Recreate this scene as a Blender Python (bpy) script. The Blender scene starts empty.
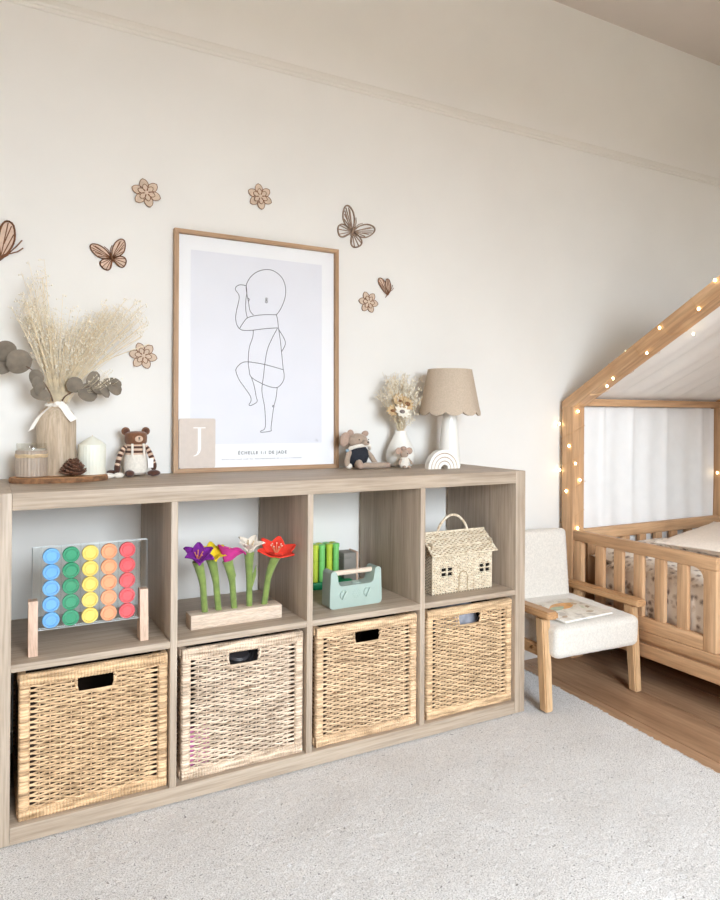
import bpy, bmesh, math, random
import numpy as np
from mathutils import Vector, Matrix, Euler
random.seed(7)
PI = math.pi
scene = bpy.context.scene
COL = scene.collection

# ------------------------------------------------------------------ camera
cam_d = bpy.data.cameras.new('camera')
cam = bpy.data.objects.new('camera', cam_d)
COL.objects.link(cam)
cam.location = (-0.0118, -1.777, 0.9374)
cam.rotation_euler = (1.5755, -0.0063, -0.5337)
cam_d.sensor_fit = 'AUTO'
cam_d.sensor_width = 36.0
cam_d.lens = 717.88 / 900 * 36
cam_d.shift_x = (360 - 410.51) / 900
cam_d.shift_y = (411.42 - 450) / 900
cam_d.clip_start = 0.05
scene.camera = cam

# ------------------------------------------------------------------ world: even overcast sky, seen only through the windows
world = bpy.data.worlds.new('overcast_sky')
scene.world = world
world.use_nodes = True
bg = world.node_tree.nodes['Background']
# standard overcast luminance: three times brighter overhead than at the horizon
_wt = world.node_tree
_tc = _wt.nodes.new('ShaderNodeTexCoord'); _sp = _wt.nodes.new('ShaderNodeSeparateXYZ')
_ma = _wt.nodes.new('ShaderNodeMath'); _ma.operation = 'MULTIPLY_ADD'; _ma.inputs[1].default_value = 2 / 3; _ma.inputs[2].default_value = 1 / 3
_cl = _wt.nodes.new('ShaderNodeMath'); _cl.operation = 'MAXIMUM'; _cl.inputs[1].default_value = 0.0
_mx = _wt.nodes.new('ShaderNodeVectorMath'); _mx.operation = 'SCALE'; _mx.inputs[0].default_value = (0.82, 0.916, 1.0)
_wt.links.new(_tc.outputs['Generated'], _sp.inputs[0]); _wt.links.new(_sp.outputs['Z'], _cl.inputs[0])
_wt.links.new(_cl.outputs[0], _ma.inputs[0]); _wt.links.new(_ma.outputs[0], _mx.inputs['Scale']); _wt.links.new(_mx.outputs[0], bg.inputs[0])
bg.inputs[1].default_value = 90.0

# daylight portals at the two windows (they only guide the sky light in)
WINDOWS = [(0.10, 1.33, 0.75, 2.05)]      # x0, x1, z0, z1 in the wall behind the camera
Y_FRONT = -3.3
for i, (x0, x1, z0, z1) in enumerate(WINDOWS):
    ld = bpy.data.lights.new('window_portal', 'AREA')
    ld.shape = 'RECTANGLE'; ld.size = x1 - x0; ld.size_y = z1 - z0
    ld.cycles.is_portal = True
    lo = bpy.data.objects.new('window_portal', ld)
    lo.location = ((x0 + x1) / 2, Y_FRONT - 0.11, (z0 + z1) / 2)
    lo.rotation_euler = (PI / 2, 0, 0)
    COL.objects.link(lo)

vs = scene.view_settings
vs.view_transform = 'Standard'; vs.look = 'None'; vs.gamma = 1.0
vs.use_curve_mapping = False
vs.exposure = -0.08
scene.cycles.use_denoising = True
scene.cycles.diffuse_bounces = 6
scene.cycles.max_bounces = 12
scene.cycles.transparent_max_bounces = 32
scene.cycles.caustics_reflective = False
scene.cycles.caustics_refractive = False
scene.cycles.sample_clamp_indirect = 8.0

# ------------------------------------------------------------------ colour and materials
def lin(c):
    r = []
    for v in c:
        v /= 255.0
        r.append(v / 12.92 if v <= 0.04045 else ((v + 0.055) / 1.055) ** 2.4)
    return tuple(r) + (1.0,)

def new_mat(name):
    m = bpy.data.materials.new(name); m.use_nodes = True
    nt = m.node_tree
    return m, nt, nt.nodes['Principled BSDF']

def coords(nt, scale=(1, 1, 1), rand=True):
    tc = nt.nodes.new('ShaderNodeTexCoord')
    mp = nt.nodes.new('ShaderNodeMapping')
    mp.inputs['Scale'].default_value = scale
    nt.links.new(tc.outputs['Object'], mp.inputs['Vector'])
    if rand:
        oi = nt.nodes.new('ShaderNodeObjectInfo')
        ml = nt.nodes.new('ShaderNodeMath'); ml.operation = 'MULTIPLY'; ml.inputs[1].default_value = 17.0
        nt.links.new(oi.outputs['Random'], ml.inputs[0])
        cx = nt.nodes.new('ShaderNodeCombineXYZ')
        for k in range(3): nt.links.new(ml.outputs[0], cx.inputs[k])
        nt.links.new(cx.outputs[0], mp.inputs['Location'])
    return mp.outputs[0]

def noise(nt, vec, scale, detail=4, rough=0.55, dist=0.0):
    n = nt.nodes.new('ShaderNodeTexNoise')
    n.inputs['Scale'].default_value = scale; n.inputs['Detail'].default_value = detail
    n.inputs['Roughness'].default_value = rough; n.inputs['Distortion'].default_value = dist
    nt.links.new(vec, n.inputs['Vector'])
    return n.outputs['Fac']

def ramp(nt, fac, stops):
    r = nt.nodes.new('ShaderNodeValToRGB')
    el = r.color_ramp.elements
    while len(el) < len(stops): el.new(0.5)
    for e, (p, c) in zip(el, stops):
        e.position = p; e.color = lin(c)
    nt.links.new(fac, r.inputs['Fac'])
    return r.outputs['Color']

def mixc(nt, a, b, fac, mode='MIX'):
    m = nt.nodes.new('ShaderNodeMix'); m.data_type = 'RGBA'; m.blend_type = mode
    if isinstance(fac, (int, float)): m.inputs[0].default_value = fac
    else: nt.links.new(fac, m.inputs[0])
    for s, i in ((a, 6), (b, 7)):
        if isinstance(s, tuple): m.inputs[i].default_value = s
        else: nt.links.new(s, m.inputs[i])
    return m.outputs[2]

def bump(nt, bsdf, h, strength, dist=0.002):
    b = nt.nodes.new('ShaderNodeBump')
    b.inputs['Strength'].default_value = strength; b.inputs['Distance'].default_value = dist
    nt.links.new(h, b.inputs['Height']); nt.links.new(b.outputs[0], bsdf.inputs['Normal'])

def plain(name, c, rough=0.6, var=0.06, scale=30, bmp=0.0, bscale=200, coat=0.0, sheen=0.0, spec=0.4):
    m, nt, b = new_mat(name)
    v = coords(nt)
    n = noise(nt, v, scale)
    d = tuple(max(0, x * (1 - var)) for x in c); u = tuple(min(255, x * (1 + var * .6)) for x in c)
    nt.links.new(ramp(nt, n, [(0.3, d), (0.7, u)]), b.inputs['Base Color'])
    b.inputs['Roughness'].default_value = rough
    b.inputs['Specular IOR Level'].default_value = spec
    b.inputs['Coat Weight'].default_value = coat
    if sheen: b.inputs['Sheen Weight'].default_value = sheen
    if bmp: bump(nt, b, noise(nt, v, bscale, 3), bmp)
    return m

def wood(name, dark, mid, light, axis='X', rough=0.5, fine=1.0, along=1.6, across=22, knots=False):
    m, nt, b = new_mat(name)
    sc = {'X': (along, across, across), 'Y': (across, along, across), 'Z': (across, across, along)}[axis]
    v = coords(nt, sc)
    n1 = noise(nt, v, 1.0, 5, 0.6, 0.5)
    c = ramp(nt, n1, [(0.25, dark), (0.5, mid), (0.75, light)])
    sc2 = tuple(s * 6 * fine for s in sc)
    v2 = coords(nt, sc2)
    n2 = noise(nt, v2, 1.0, 3, 0.6)
    f = ramp(nt, n2, [(0.3, (196, 190, 184)), (0.6, (255, 255, 255))])
    c = mixc(nt, c, f, 0.6, 'MULTIPLY')
    if knots:
        v3 = coords(nt, (3.2, 3.2, 3.2))
        vo = nt.nodes.new('ShaderNodeTexVoronoi'); vo.inputs['Scale'].default_value = 1.3
        nt.links.new(v3, vo.inputs['Vector'])
        k = ramp(nt, vo.outputs['Distance'], [(0.03, (90, 60, 40)), (0.09, (255, 255, 255))])
        c = mixc(nt, c, k, 0.55, 'MULTIPLY')
    nt.links.new(c, b.inputs['Base Color'])
    b.inputs['Roughness'].default_value = rough
    b.inputs['Specular IOR Level'].default_value = 0.35
    bump(nt, b, n2, 0.12, 0.0008)
    return m

def metal(name, c, rough=0.3):
    m, nt, b = new_mat(name)
    b.inputs['Metallic'].default_value = 1.0
    v = coords(nt)
    nt.links.new(ramp(nt, noise(nt, v, 60), [(0, c), (1, tuple(min(255, x * 1.1) for x in c))]), b.inputs['Base Color'])
    b.inputs['Roughness'].default_value = rough
    return m

def clear(name, tint=(254, 254, 254), gloss=0.04):
    """thin clear sheet: mostly transparent with a fresnel gloss"""
    m = bpy.data.materials.new(name); m.use_nodes = True
    nt = m.node_tree; nt.nodes.clear()
    out = nt.nodes.new('ShaderNodeOutputMaterial')
    tr = nt.nodes.new('ShaderNodeBsdfTransparent'); tr.inputs[0].default_value = lin(tint)
    gl = nt.nodes.new('ShaderNodeBsdfGlossy'); gl.inputs['Roughness'].default_value = 0.05
    lw = nt.nodes.new('ShaderNodeLayerWeight'); lw.inputs[0].default_value = 0.5
    pw = nt.nodes.new('ShaderNodeMath'); pw.operation = 'POWER'; pw.inputs[1].default_value = 4.0
    nt.links.new(lw.outputs['Facing'], pw.inputs[0])
    fr = nt.nodes.new('ShaderNodeMath'); fr.operation = 'MULTIPLY_ADD'; fr.inputs[1].default_value = 0.6; fr.inputs[2].default_value = gloss
    nt.links.new(pw.outputs[0], fr.inputs[0])
    mx = nt.nodes.new('ShaderNodeMixShader')
    nt.links.new(fr.outputs[0], mx.inputs[0])
    nt.links.new(tr.outputs[0], mx.inputs[1]); nt.links.new(gl.outputs[0], mx.inputs[2])
    nt.links.new(mx.outputs[0], out.inputs[0])
    return m

def tinted(name, rough=0.6, scale=(40, 40, 40), lo=0.72, bmp=0.2):
    """takes the object's own colour, with procedural mottling"""
    m, nt, b = new_mat(name)
    oi = nt.nodes.new('ShaderNodeObjectInfo')
    v = coords(nt, scale)
    n = noise(nt, v, 1.0, 4, 0.65)
    g = int(255 * lo)
    f = ramp(nt, n, [(0.3, (g, int(g * .93), int(g * .84))), (0.62, (255, 255, 255))])
    nt.links.new(mixc(nt, oi.outputs['Color'], f, 1.0, 'MULTIPLY'), b.inputs['Base Color'])
    b.inputs['Roughness'].default_value = rough
    b.inputs['Specular IOR Level'].default_value = 0.3
    if bmp: bump(nt, b, n, bmp, 0.001)
    return m

M = {}
M['wall'] = plain('wall_paint', (236, 233, 228), 0.85, 0.012, 3, 0.05, 120, spec=0.2)
M['ceiling'] = plain('ceiling_paint', (222, 212, 203), 0.9, 0.012, 3, spec=0.2)
M['trim'] = plain('trim_paint', (234, 230, 223), 0.6, 0.01, 3)
M['white_gloss'] = plain('white_paint', (240, 238, 233), 0.4, 0.01, 3)
M['shelf_x'] = wood('grey_oak_laminate_lengthwise', (164, 146, 127), (182, 164, 145), (197, 181, 163), 'X', 0.5, 1.0, 1.2, 30)
M['shelf_z'] = wood('grey_oak_laminate_upright', (168, 150, 131), (186, 168, 149), (201, 185, 167), 'Z', 0.5, 1.0, 1.2, 30)
M['oak_floor'] = wood('oiled_oak_boards', (154, 120, 92), (178, 142, 112), (196, 160, 128), 'Y', 0.38, 0.7, 1.3, 16, True)
M['floor_base'] = plain('floor_underlay', (70, 52, 40), 0.9)
M['pine_x'] = wood('pine_lengthwise', (190, 147, 108), (209, 167, 127), (224, 187, 149), 'X', 0.5, 0.8, 1.2, 18)
M['pine_y'] = wood('pine_sidewise', (190, 147, 108), (209, 167, 127), (224, 187, 149), 'Y', 0.5, 0.8, 1.2, 18)
M['pine_z'] = wood('pine_upright', (190, 147, 108), (209, 167, 127), (224, 187, 149), 'Z', 0.5, 0.8, 1.2, 18)
M['oak_y'] = wood('beech_sidewise', (180, 134, 92), (198, 154, 110), (212, 170, 128), 'Y', 0.45, 0.8, 1.5, 30)
M['oak_z'] = wood('beech_upright', (194, 152, 110), (214, 176, 134), (228, 194, 154), 'Z', 0.45, 0.8, 1.5, 30)
M['oak_frame_x'] = wood('oak_veneer_lengthwise', (160, 124, 92), (182, 146, 112), (200, 168, 134), 'X', 0.5, 1, 2, 60)
M['oak_frame_z'] = wood('oak_veneer_upright', (160, 124, 92), (182, 146, 112), (200, 168, 134), 'Z', 0.5, 1, 2, 60)
M['pale_wood_x'] = wood('pale_maple_lengthwise', (214, 190, 168), (228, 208, 188), (238, 222, 206), 'X', 0.55, 1, 4, 60)
M['pale_wood_z'] = wood('pale_maple_upright', (206, 172, 148), (222, 190, 167), (232, 204, 184), 'Z', 0.55, 1, 4, 60)
M['vase_wood'] = wood('weathered_pale_wood', (176, 154, 130), (200, 180, 156), (216, 200, 180), 'Z', 0.65, 0.8, 5, 50)
M['tray_wood'] = wood('warm_slice_wood', (160, 108, 66), (190, 138, 92), (212, 168, 120), 'X', 0.5, 0.6, 6, 40)
M['bark'] = plain('bark', (136, 98, 68), 0.9, 0.35, 60, 0.5, 150)
M['ply'] = plain('thin_birch_ply', (214, 192, 170), 0.7, 0.05, 80)
M['ply_pink'] = plain('thin_rosy_ply', (222, 194, 172), 0.7, 0.05, 80)
M['burnt'] = plain('laser_burnt_edge', (128, 84, 56), 0.8, 0.15, 120)
M['burnt_grey'] = plain('laser_cut_greyish_edge', (168, 142, 122), 0.8, 0.12, 120)
M['rattan'] = tinted('rattan_cane', 0.55, (14, 60, 160), 0.58, 0.25)
M['rattan_in'] = plain('rattan_inside', (120, 88, 56), 0.8, 0.2, 60)
M['seagrass'] = tinted('pale_seagrass', 0.75, (90, 90, 90), 0.82, 0.2)
M['boucle'] = plain('white_boucle', (227, 221, 212), 0.95, 0.05, 160, 0.9, 260, sheen=0.3)
M['rug'] = None
M['curtain'] = plain('white_voile', (244, 243, 242), 0.9, 0.01, 20, sheen=0.2)
M['canopy'] = plain('cream_muslin', (240, 235, 230), 0.9, 0.01, 20, sheen=0.2)
M['linen_cream'] = plain('cream_linen', (240, 226, 212), 0.9, 0.03, 120, 0.3, 400)
M['sheet'] = plain('white_sheet', (240, 237, 234), 0.9, 0.02, 60, 0.1)
M['paper'] = plain('white_paper', (250, 250, 252), 0.6, 0.004, 20)
M['print_panel'] = plain('pale_lilac_print', (236, 236, 243), 0.6, 0.01, 12)
M['ink'] = plain('black_ink', (52, 52, 56), 0.6, 0.02, 20)
M['ink_grey'] = plain('grey_ink', (190, 190, 196), 0.6, 0.02, 20)
M['card'] = plain('rosy_beige_card', (214, 201, 191), 0.7, 0.02, 60)
M['white_ink'] = plain('white_ink', (252, 250, 248), 0.6, 0.005)
M['glass'] = clear('picture_glass', gloss=0.012)
M['acrylic'] = clear('clear_acrylic', (253, 254, 254), 0.015)
M['jar_glass'] = clear('jar_glass', (250, 250, 248))
M['candle_taupe'] = plain('taupe_ribbed_jar', (172, 155, 139), 0.35, 0.03, 40)
M['wax_white'] = plain('ivory_wax', (238, 238, 224), 0.45, 0.01, 30)
M['wax_grey'] = plain('grey_wax', (206, 200, 192), 0.5, 0.02, 30)
M['twine'] = plain('natural_twine', (222, 198, 160), 0.9, 0.12, 300)
M['ribbon'] = plain('white_satin_ribbon', (243, 238, 230), 0.55, 0.02, 60)
M['straw'] = plain('dried_straw', (234, 218, 188), 0.85, 0.1, 60)
M['straw_pale'] = plain('bleached_florets', (244, 237, 222), 0.9, 0.06, 90)
M['euca'] = plain('dried_eucalyptus', (126, 115, 101), 0.75, 0.12, 40)
M['euca_stem'] = plain('dried_brown_stem', (104, 80, 62), 0.8, 0.15, 60)
M['cone'] = plain('pine_cone_scale', (112, 78, 60), 0.7, 0.45, 120)
M['brown_yarn'] = plain('brown_yarn', (124, 82, 56), 0.95, 0.1, 160, 0.8, 420, sheen=0.3)
M['dark_yarn'] = plain('dark_brown_yarn', (88, 56, 44), 0.95, 0.1, 160, 0.8, 420, sheen=0.3)
M['cream_yarn'] = plain('cream_yarn', (236, 228, 216), 0.95, 0.05, 160, 0.8, 420, sheen=0.3)
M['beige_yarn'] = plain('beige_yarn', (222, 192, 168), 0.95, 0.06, 160, 0.6, 420)
M['black_thread'] = plain('black_thread', (34, 28, 26), 0.8)
M['mouse_felt'] = plain('taupe_felt', (176, 155, 137), 0.95, 0.06, 120, 0.4, 400, sheen=0.3)
M['mouse_ear'] = plain('rosy_felt', (180, 154, 138), 0.95, 0.06, 120, 0.4, 400)
M['navy'] = plain('washed_black_denim', (44, 46, 54), 0.9, 0.12, 200, 0.4, 500)
M['blue_cloth'] = plain('pale_blue_cloth', (158, 182, 198), 0.9, 0.06, 100)
M['ceramic'] = plain('white_ceramic', (246, 243, 236), 0.3, 0.01, 20, coat=0.3)
M['shade'] = plain('taupe_linen_shade', (196, 178, 158), 0.9, 0.05, 220, 0.3, 500)
M['cord'] = plain('dark_cord', (70, 66, 62), 0.6)
M['cloth_tan'] = plain('tan_petals', (206, 178, 138), 0.9, 0.12, 90)
M['grey_disc'] = plain('grey_flower_disc', (130, 118, 112), 0.9, 0.2, 120)
for nm, c in dict(blue=(118, 180, 230), green=(52, 156, 112), yellow=(244, 214, 108), orange=(246, 168, 122), red=(232, 92, 98)).items():
    M['disc_' + nm] = plain('%s_plastic' % nm, c, 0.4, 0.02, 20)
M['stem_felt'] = plain('moss_green_felt', (126, 146, 76), 0.95, 0.12, 50, 0.4, 300, sheen=0.3)
M['f_purple'] = plain('purple_felt', (120, 34, 140), 0.95, 0.18, 40, 0.4, 300)
M['f_yellow'] = plain('yellow_felt', (232, 204, 44), 0.95, 0.12, 40, 0.4, 300)
M['f_pink'] = plain('magenta_felt', (200, 56, 138), 0.95, 0.14, 40, 0.4, 300)
M['f_white'] = plain('cream_felt', (234, 222, 206), 0.95, 0.08, 40, 0.4, 300)
M['f_red'] = plain('coral_red_felt', (236, 66, 48), 0.95, 0.12, 40, 0.4, 300)
M['f_peach'] = plain('peach_felt', (232, 150, 110), 0.95, 0.12, 40)
M['tube_green'] = plain('light_green_plastic', (128, 206, 116), 0.35, 0.04, 20)
M['tube_lime'] = plain('lime_plastic', (196, 216, 72), 0.35, 0.04, 20)
M['base_green'] = plain('emerald_plastic', (24, 150, 96), 0.4, 0.03, 20)
M['grey_board'] = plain('grey_brown_board', (140, 134, 126), 0.7, 0.04, 20)
M['sage'] = plain('sage_lacquer', (170, 187, 178), 0.4, 0.015, 20)
M['sage_dark'] = plain('sage_lacquer_print', (150, 172, 164), 0.45, 0.02, 20)
M['mag'] = None
M['shadow_insert'] = plain('added_basket_shadow', (58, 44, 34), 0.95)  # dark brown standing in for the shade inside the baskets
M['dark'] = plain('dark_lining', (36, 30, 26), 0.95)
M['grey_cloth'] = plain('blue_grey_film', (150, 152, 162), 0.5, 0.2, 25, 0.6, 40)
M['dark_plastic'] = plain('dark_grey_plastic', (64, 60, 62), 0.5, 0.1, 20)
M['pink'] = plain('pink_plastic', (226, 132, 190), 0.5, 0.05, 20)
M['copper'] = metal('thin_copper_wire', (196, 156, 110), 0.4)
M['frost'] = plain('polished_acrylic_edge', (226, 232, 234), 0.25)
M['ground'] = plain('garden_ground', (98, 91, 80), 0.95, 0.2, 1)
def bulb_mat():
    m = bpy.data.materials.new('warm_led'); m.use_nodes = True
    b = m.node_tree.nodes['Principled BSDF']
    b.inputs['Emission Color'].default_value = (1.0, 0.80, 0.44, 1)
    b.inputs['Emission Strength'].default_value = 26.0
    b.inputs['Base Color'].default_value = (1, .9, .7, 1)
    return m
M['led'] = bulb_mat()

def rug_mat():
    m, nt, b = new_mat('cream_boucle_pile')
    v = coords(nt, (1, 1, 1), False)
    n1 = noise(nt, v, 300, 3, 0.8)
    c = ramp(nt, n1, [(0.36, (168, 162, 158)), (0.48, (218, 214, 211)), (0.60, (246, 244, 242))])
    n2 = noise(nt, v, 150, 2, 0.5)
    k = ramp(nt, n2, [(0.27, (120, 114, 110)), (0.335, (255, 255, 255))])
    c = mixc(nt, c, k, 0.85, 'MULTIPLY')
    n3 = noise(nt, v, 5, 3, 0.5)
    c = mixc(nt, c, ramp(nt, n3, [(0.3, (240, 238, 236)), (0.7, (255, 255, 255))]), 0.8, 'MULTIPLY')
    nt.links.new(c, b.inputs['Base Color'])
    b.inputs['Roughness'].default_value = 0.95; b.inputs['Specular IOR Level'].default_value = 0.1
    b.inputs['Sheen Weight'].default_value = 0.3
    bump(nt, b, n1, 0.7, 0.003)
    return m
M['rug'] = rug_mat()

def floral_mat():
    m, nt, b = new_mat('grey_floral_cotton')
    v = coords(nt, (1, 1, 1), False)
    vo = nt.nodes.new('ShaderNodeTexVoronoi'); vo.inputs['Scale'].default_value = 40; nt.links.new(v, vo.inputs['Vector'])
    n = noise(nt, v, 60, 4, 0.6, 1.0)
    ad = nt.nodes.new('ShaderNodeMath'); ad.operation = 'MULTIPLY_ADD'; ad.inputs[1].default_value = 0.7
    nt.links.new(n, ad.inputs[0]); nt.links.new(vo.outputs['Distance'], ad.inputs[2])
    c = ramp(nt, ad.outputs[0], [(0.52, (140, 126, 118)), (0.66, (196, 178, 160)), (0.86, (232, 220, 206))])
    nt.links.new(c, b.inputs['Base Color'])
    b.inputs['Roughness'].default_value = 0.9; b.inputs['Sheen Weight'].default_value = 0.2
    return m
M['floral'] = floral_mat()

def mag_mat():
    m, nt, b = new_mat('printed_cover')
    v = coords(nt, (1, 1, 1), False)
    n = noise(nt, v, 22, 3, 0.6, 0.4)
    c = ramp(nt, n, [(0.36, (196, 190, 182)), (0.46, (232, 226, 214)), (0.6, (240, 236, 228)), (0.7, (208, 214, 190))])
    nt.links.new(c, b.inputs['Base Color']); b.inputs['Roughness'].default_value = 0.4
    return m
M['mag'] = mag_mat()
M['mag_orange'] = plain('orange_print', (222, 164, 96), 0.4, 0.15, 40)
M['mag_brown'] = plain('brown_print', (196, 172, 146), 0.4, 0.15, 40)
M['mag_green'] = plain('sage_print', (176, 190, 160), 0.4, 0.15, 40)

# ------------------------------------------------------------------ mesh tools
def bb(size, b=0.0, seg=2):
    bm = bmesh.new()
    bmesh.ops.create_cube(bm, size=1.0)
    for v in bm.verts: v.co = Vector((v.co.x * size[0], v.co.y * size[1], v.co.z * size[2]))
    if b > 0:
        bmesh.ops.bevel(bm, geom=list(bm.edges), offset=b, segments=seg, profile=0.5, affect='EDGES')
    bm.verts.index_update()
    vs_ = [v.co.copy() for v in bm.verts]; fs = [[v.index for v in f.verts] for f in bm.faces]
    bm.free()
    return vs_, fs

class MB:
    def __init__(s): s.v = []; s.f = []; s.m = []
    def add(s, vs_, fs, m=0, mat=None):
        o = len(s.v)
        if mat is not None: s.v += [mat @ Vector(p) for p in vs_]
        else: s.v += [Vector(p) for p in vs_]
        s.f += [[i + o for i in f] for f in fs]; s.m += [m] * len(fs)
        return s
    def box(s, c, size, b=0.0, rot=None, m=0, seg=2):
        v, f = bb(size, b, seg)
        mat = Matrix.Translation(Vector(c))
        if rot is not None: mat = mat @ Euler(rot).to_matrix().to_4x4()
        return s.add(v, f, m, mat)
    def span(s, lo, hi, b=0.0, m=0):
        return s.box([(a + c) / 2 for a, c in zip(lo, hi)], [abs(c - a) for a, c in zip(lo, hi)], b, None, m)
    def tube(s, pts, r, n=6, m=0, cap=True, flat=1.0, closed=False):
        pts = [Vector(p) for p in pts]
        k = len(pts)
        rs = r if isinstance(r, (list, tuple)) else [r] * k
        rings = []; ref = None
        for i, p in enumerate(pts):
            if closed: t = pts[(i + 1) % k] - pts[i - 1]
            else: t = (pts[min(i + 1, k - 1)] - pts[max(i - 1, 0)])
            if t.length < 1e-9: t = Vector((0, 0, 1))
            t.normalize()
            if ref is None:
                ref = Vector((0, 0, 1)) if abs(t.z) < 0.9 else Vector((1, 0, 0))
            a = ref - t * ref.dot(t)
            if a.length < 1e-6: a = t.orthogonal()
            a.normalize(); ref = a; bb_ = t.cross(a)
            rings.append([p + a * (math.cos(2 * PI * j / n) * rs[i]) + bb_ * (math.sin(2 * PI * j / n) * rs[i] * flat) for j in range(n)])
        vs_ = [q for rg in rings for q in rg]; fs = []
        for i in range(k if closed else k - 1):
            i2 = (i + 1) % k
            for j in range(n):
                j2 = (j + 1) % n
                fs.append([i * n + j, i * n + j2, i2 * n + j2, i2 * n + j])
        if cap and not closed:
            fs.append(list(range(n))[::-1]); fs.append([(k - 1) * n + j for j in range(n)])
        return s.add(vs_, fs, m)
    def lathe(s, prof, n=32, c=(0, 0, 0), m=0, mod=None, sx=1, sy=1):
        vs_ = []; fs = []
        k = len(prof)
        for i, (r, z) in enumerate(prof):
            for j in range(n):
                a = 2 * PI * j / n
                rr = r * (mod(a, z) if mod else 1)
                vs_.append((c[0] + rr * math.cos(a) * sx, c[1] + rr * math.sin(a) * sy, c[2] + z))
        for i in range(k - 1):
            for j in range(n):
                j2 = (j + 1) % n
                fs.append([i * n + j, i * n + j2, (i + 1) * n + j2, (i + 1) * n + j])
        if prof[0][0] > 1e-6: fs.append(list(range(n))[::-1])
        if prof[-1][0] > 1e-6: fs.append([(k - 1) * n + j for j in range(n)])
        return s.add(vs_, fs, m)
    def ball(s, c, r, nu=14, nv=9, rot=None, m=0):
        if not isinstance(r, (tuple, list)): r = (r, r, r)
        vs_ = [(0, 0, -1)]
        for i in range(1, nv):
            t = PI * i / nv
            for j in range(nu):
                a = 2 * PI * j / nu
                vs_.append((math.sin(t) * math.cos(a), math.sin(t) * math.sin(a), -math.cos(t)))
        vs_.append((0, 0, 1)); L = len(vs_) - 1; fs = []
        for j in range(nu):
            j2 = (j + 1) % nu
            fs.append([0, 1 + j2, 1 + j]); fs.append([L, L - nu + j, L - nu + j2])
            for i in range(nv - 2):
                fs.append([1 + i * nu + j, 1 + i * nu + j2, 1 + (i + 1) * nu + j2, 1 + (i + 1) * nu + j])
        mat = Matrix.Translation(Vector(c))
        if rot is not None: mat = mat @ Euler(rot).to_matrix().to_4x4()
        mat = mat @ Matrix.Diagonal((r[0], r[1], r[2], 1))
        return s.add(vs_, fs, m, mat)
    def prism(s, poly, d0, d1, axis='Y', m=0, ms=None):
        """poly of (a, b); extruded along axis between d0 and d1; X-Z outline for Y, X-Y for Z, Y-Z for X"""
        def P(a, b, d):
            return {'Y': (a, d, b), 'Z': (a, b, d), 'X': (d, a, b)}[axis]
        n = len(poly)
        vs_ = [P(a, b, d0) for a, b in poly] + [P(a, b, d1) for a, b in poly]
        s.add(vs_, [list(range(n)), list(range(n, 2 * n))[::-1]], m)
        o = len(s.v) - 2 * n
        for i in range(n):
            j = (i + 1) % n
            s.f.append([o + i, o + n + i, o + n + j, o + j]); s.m.append(m if ms is None else ms)
        return s
    def surf(s, fn, nu, nv, th=0.0, m=0, mat=None):
        P = [[Vector(fn(i / nu, j / nv)) for j in range(nv + 1)] for i in range(nu + 1)]
        def nrm(i, j):
            a = P[min(i + 1, nu)][j] - P[max(i - 1, 0)][j]
            b = P[i][min(j + 1, nv)] - P[i][max(j - 1, 0)]
            c = a.cross(b)
            return c.normalized() if c.length > 1e-12 else Vector((0, 0, 1))
        w = nv + 1; N = (nu + 1) * w
        vs_ = []; fs = []
        if th == 0:
            vs_ = [P[i][j] for i in range(nu + 1) for j in range(w)]
        else:
            nn = [[nrm(i, j) for j in range(w)] for i in range(nu + 1)]
            vs_ = [P[i][j] + nn[i][j] * th / 2 for i in range(nu + 1) for j in range(w)] + [P[i][j] - nn[i][j] * th / 2 for i in range(nu + 1) for j in range(w)]
        for i in range(nu):
            for j in range(nv):
                q = [i * w + j, (i + 1) * w + j, (i + 1) * w + j + 1, i * w + j + 1]
                fs.append(q)
                if th: fs.append([x + N for x in q][::-1])
        if th:
            for i in range(nu):
                fs.append([i * w, i * w + N, (i + 1) * w + N, (i + 1) * w])
                fs.append([i * w + nv, (i + 1) * w + nv, (i + 1) * w + nv + N, i * w + nv + N])
            for j in range(nv):
                fs.append([j, j + 1, j + 1 + N, j + N])
                fs.append([nu * w + j, nu * w + j + N, nu * w + j + 1 + N, nu * w + j + 1])
        return s.add(vs_, fs, m, mat)
    def mesh(s, name, mats, smooth=True, ang=40):
        me = bpy.data.meshes.new(name)
        me.from_pydata([tuple(p) for p in s.v], [], s.f)
        if not isinstance(mats, (list, tuple)): mats = [mats]
        for m in mats: me.materials.append(M[m] if isinstance(m, str) else m)
        if len(mats) > 1: me.polygons.foreach_set('material_index', s.m)
        bm = bmesh.new(); bm.from_mesh(me)
        bmesh.ops.recalc_face_normals(bm, faces=bm.faces); bm.to_mesh(me); bm.free()
        if smooth:
            me.polygons.foreach_set('use_smooth', [True] * len(me.polygons))
            me.set_sharp_from_angle(angle=math.radians(ang))
        me.update()
        return me
    def build(s, name, mats, parent=None, loc=None, rot=None, smooth=True, ang=40, label=None):
        return place(name, s.mesh(name, mats, smooth, ang), parent, loc, rot, label)

def place(name, me, parent=None, loc=None, rot=None, label=None):
    o = bpy.data.objects.new(name, me)
    COL.objects.link(o)
    if parent is not None: o.parent = parent
    if loc is not None: o.location = loc
    if rot is not None: o.rotation_euler = rot
    if label: o['label'] = label
    return o

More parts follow.
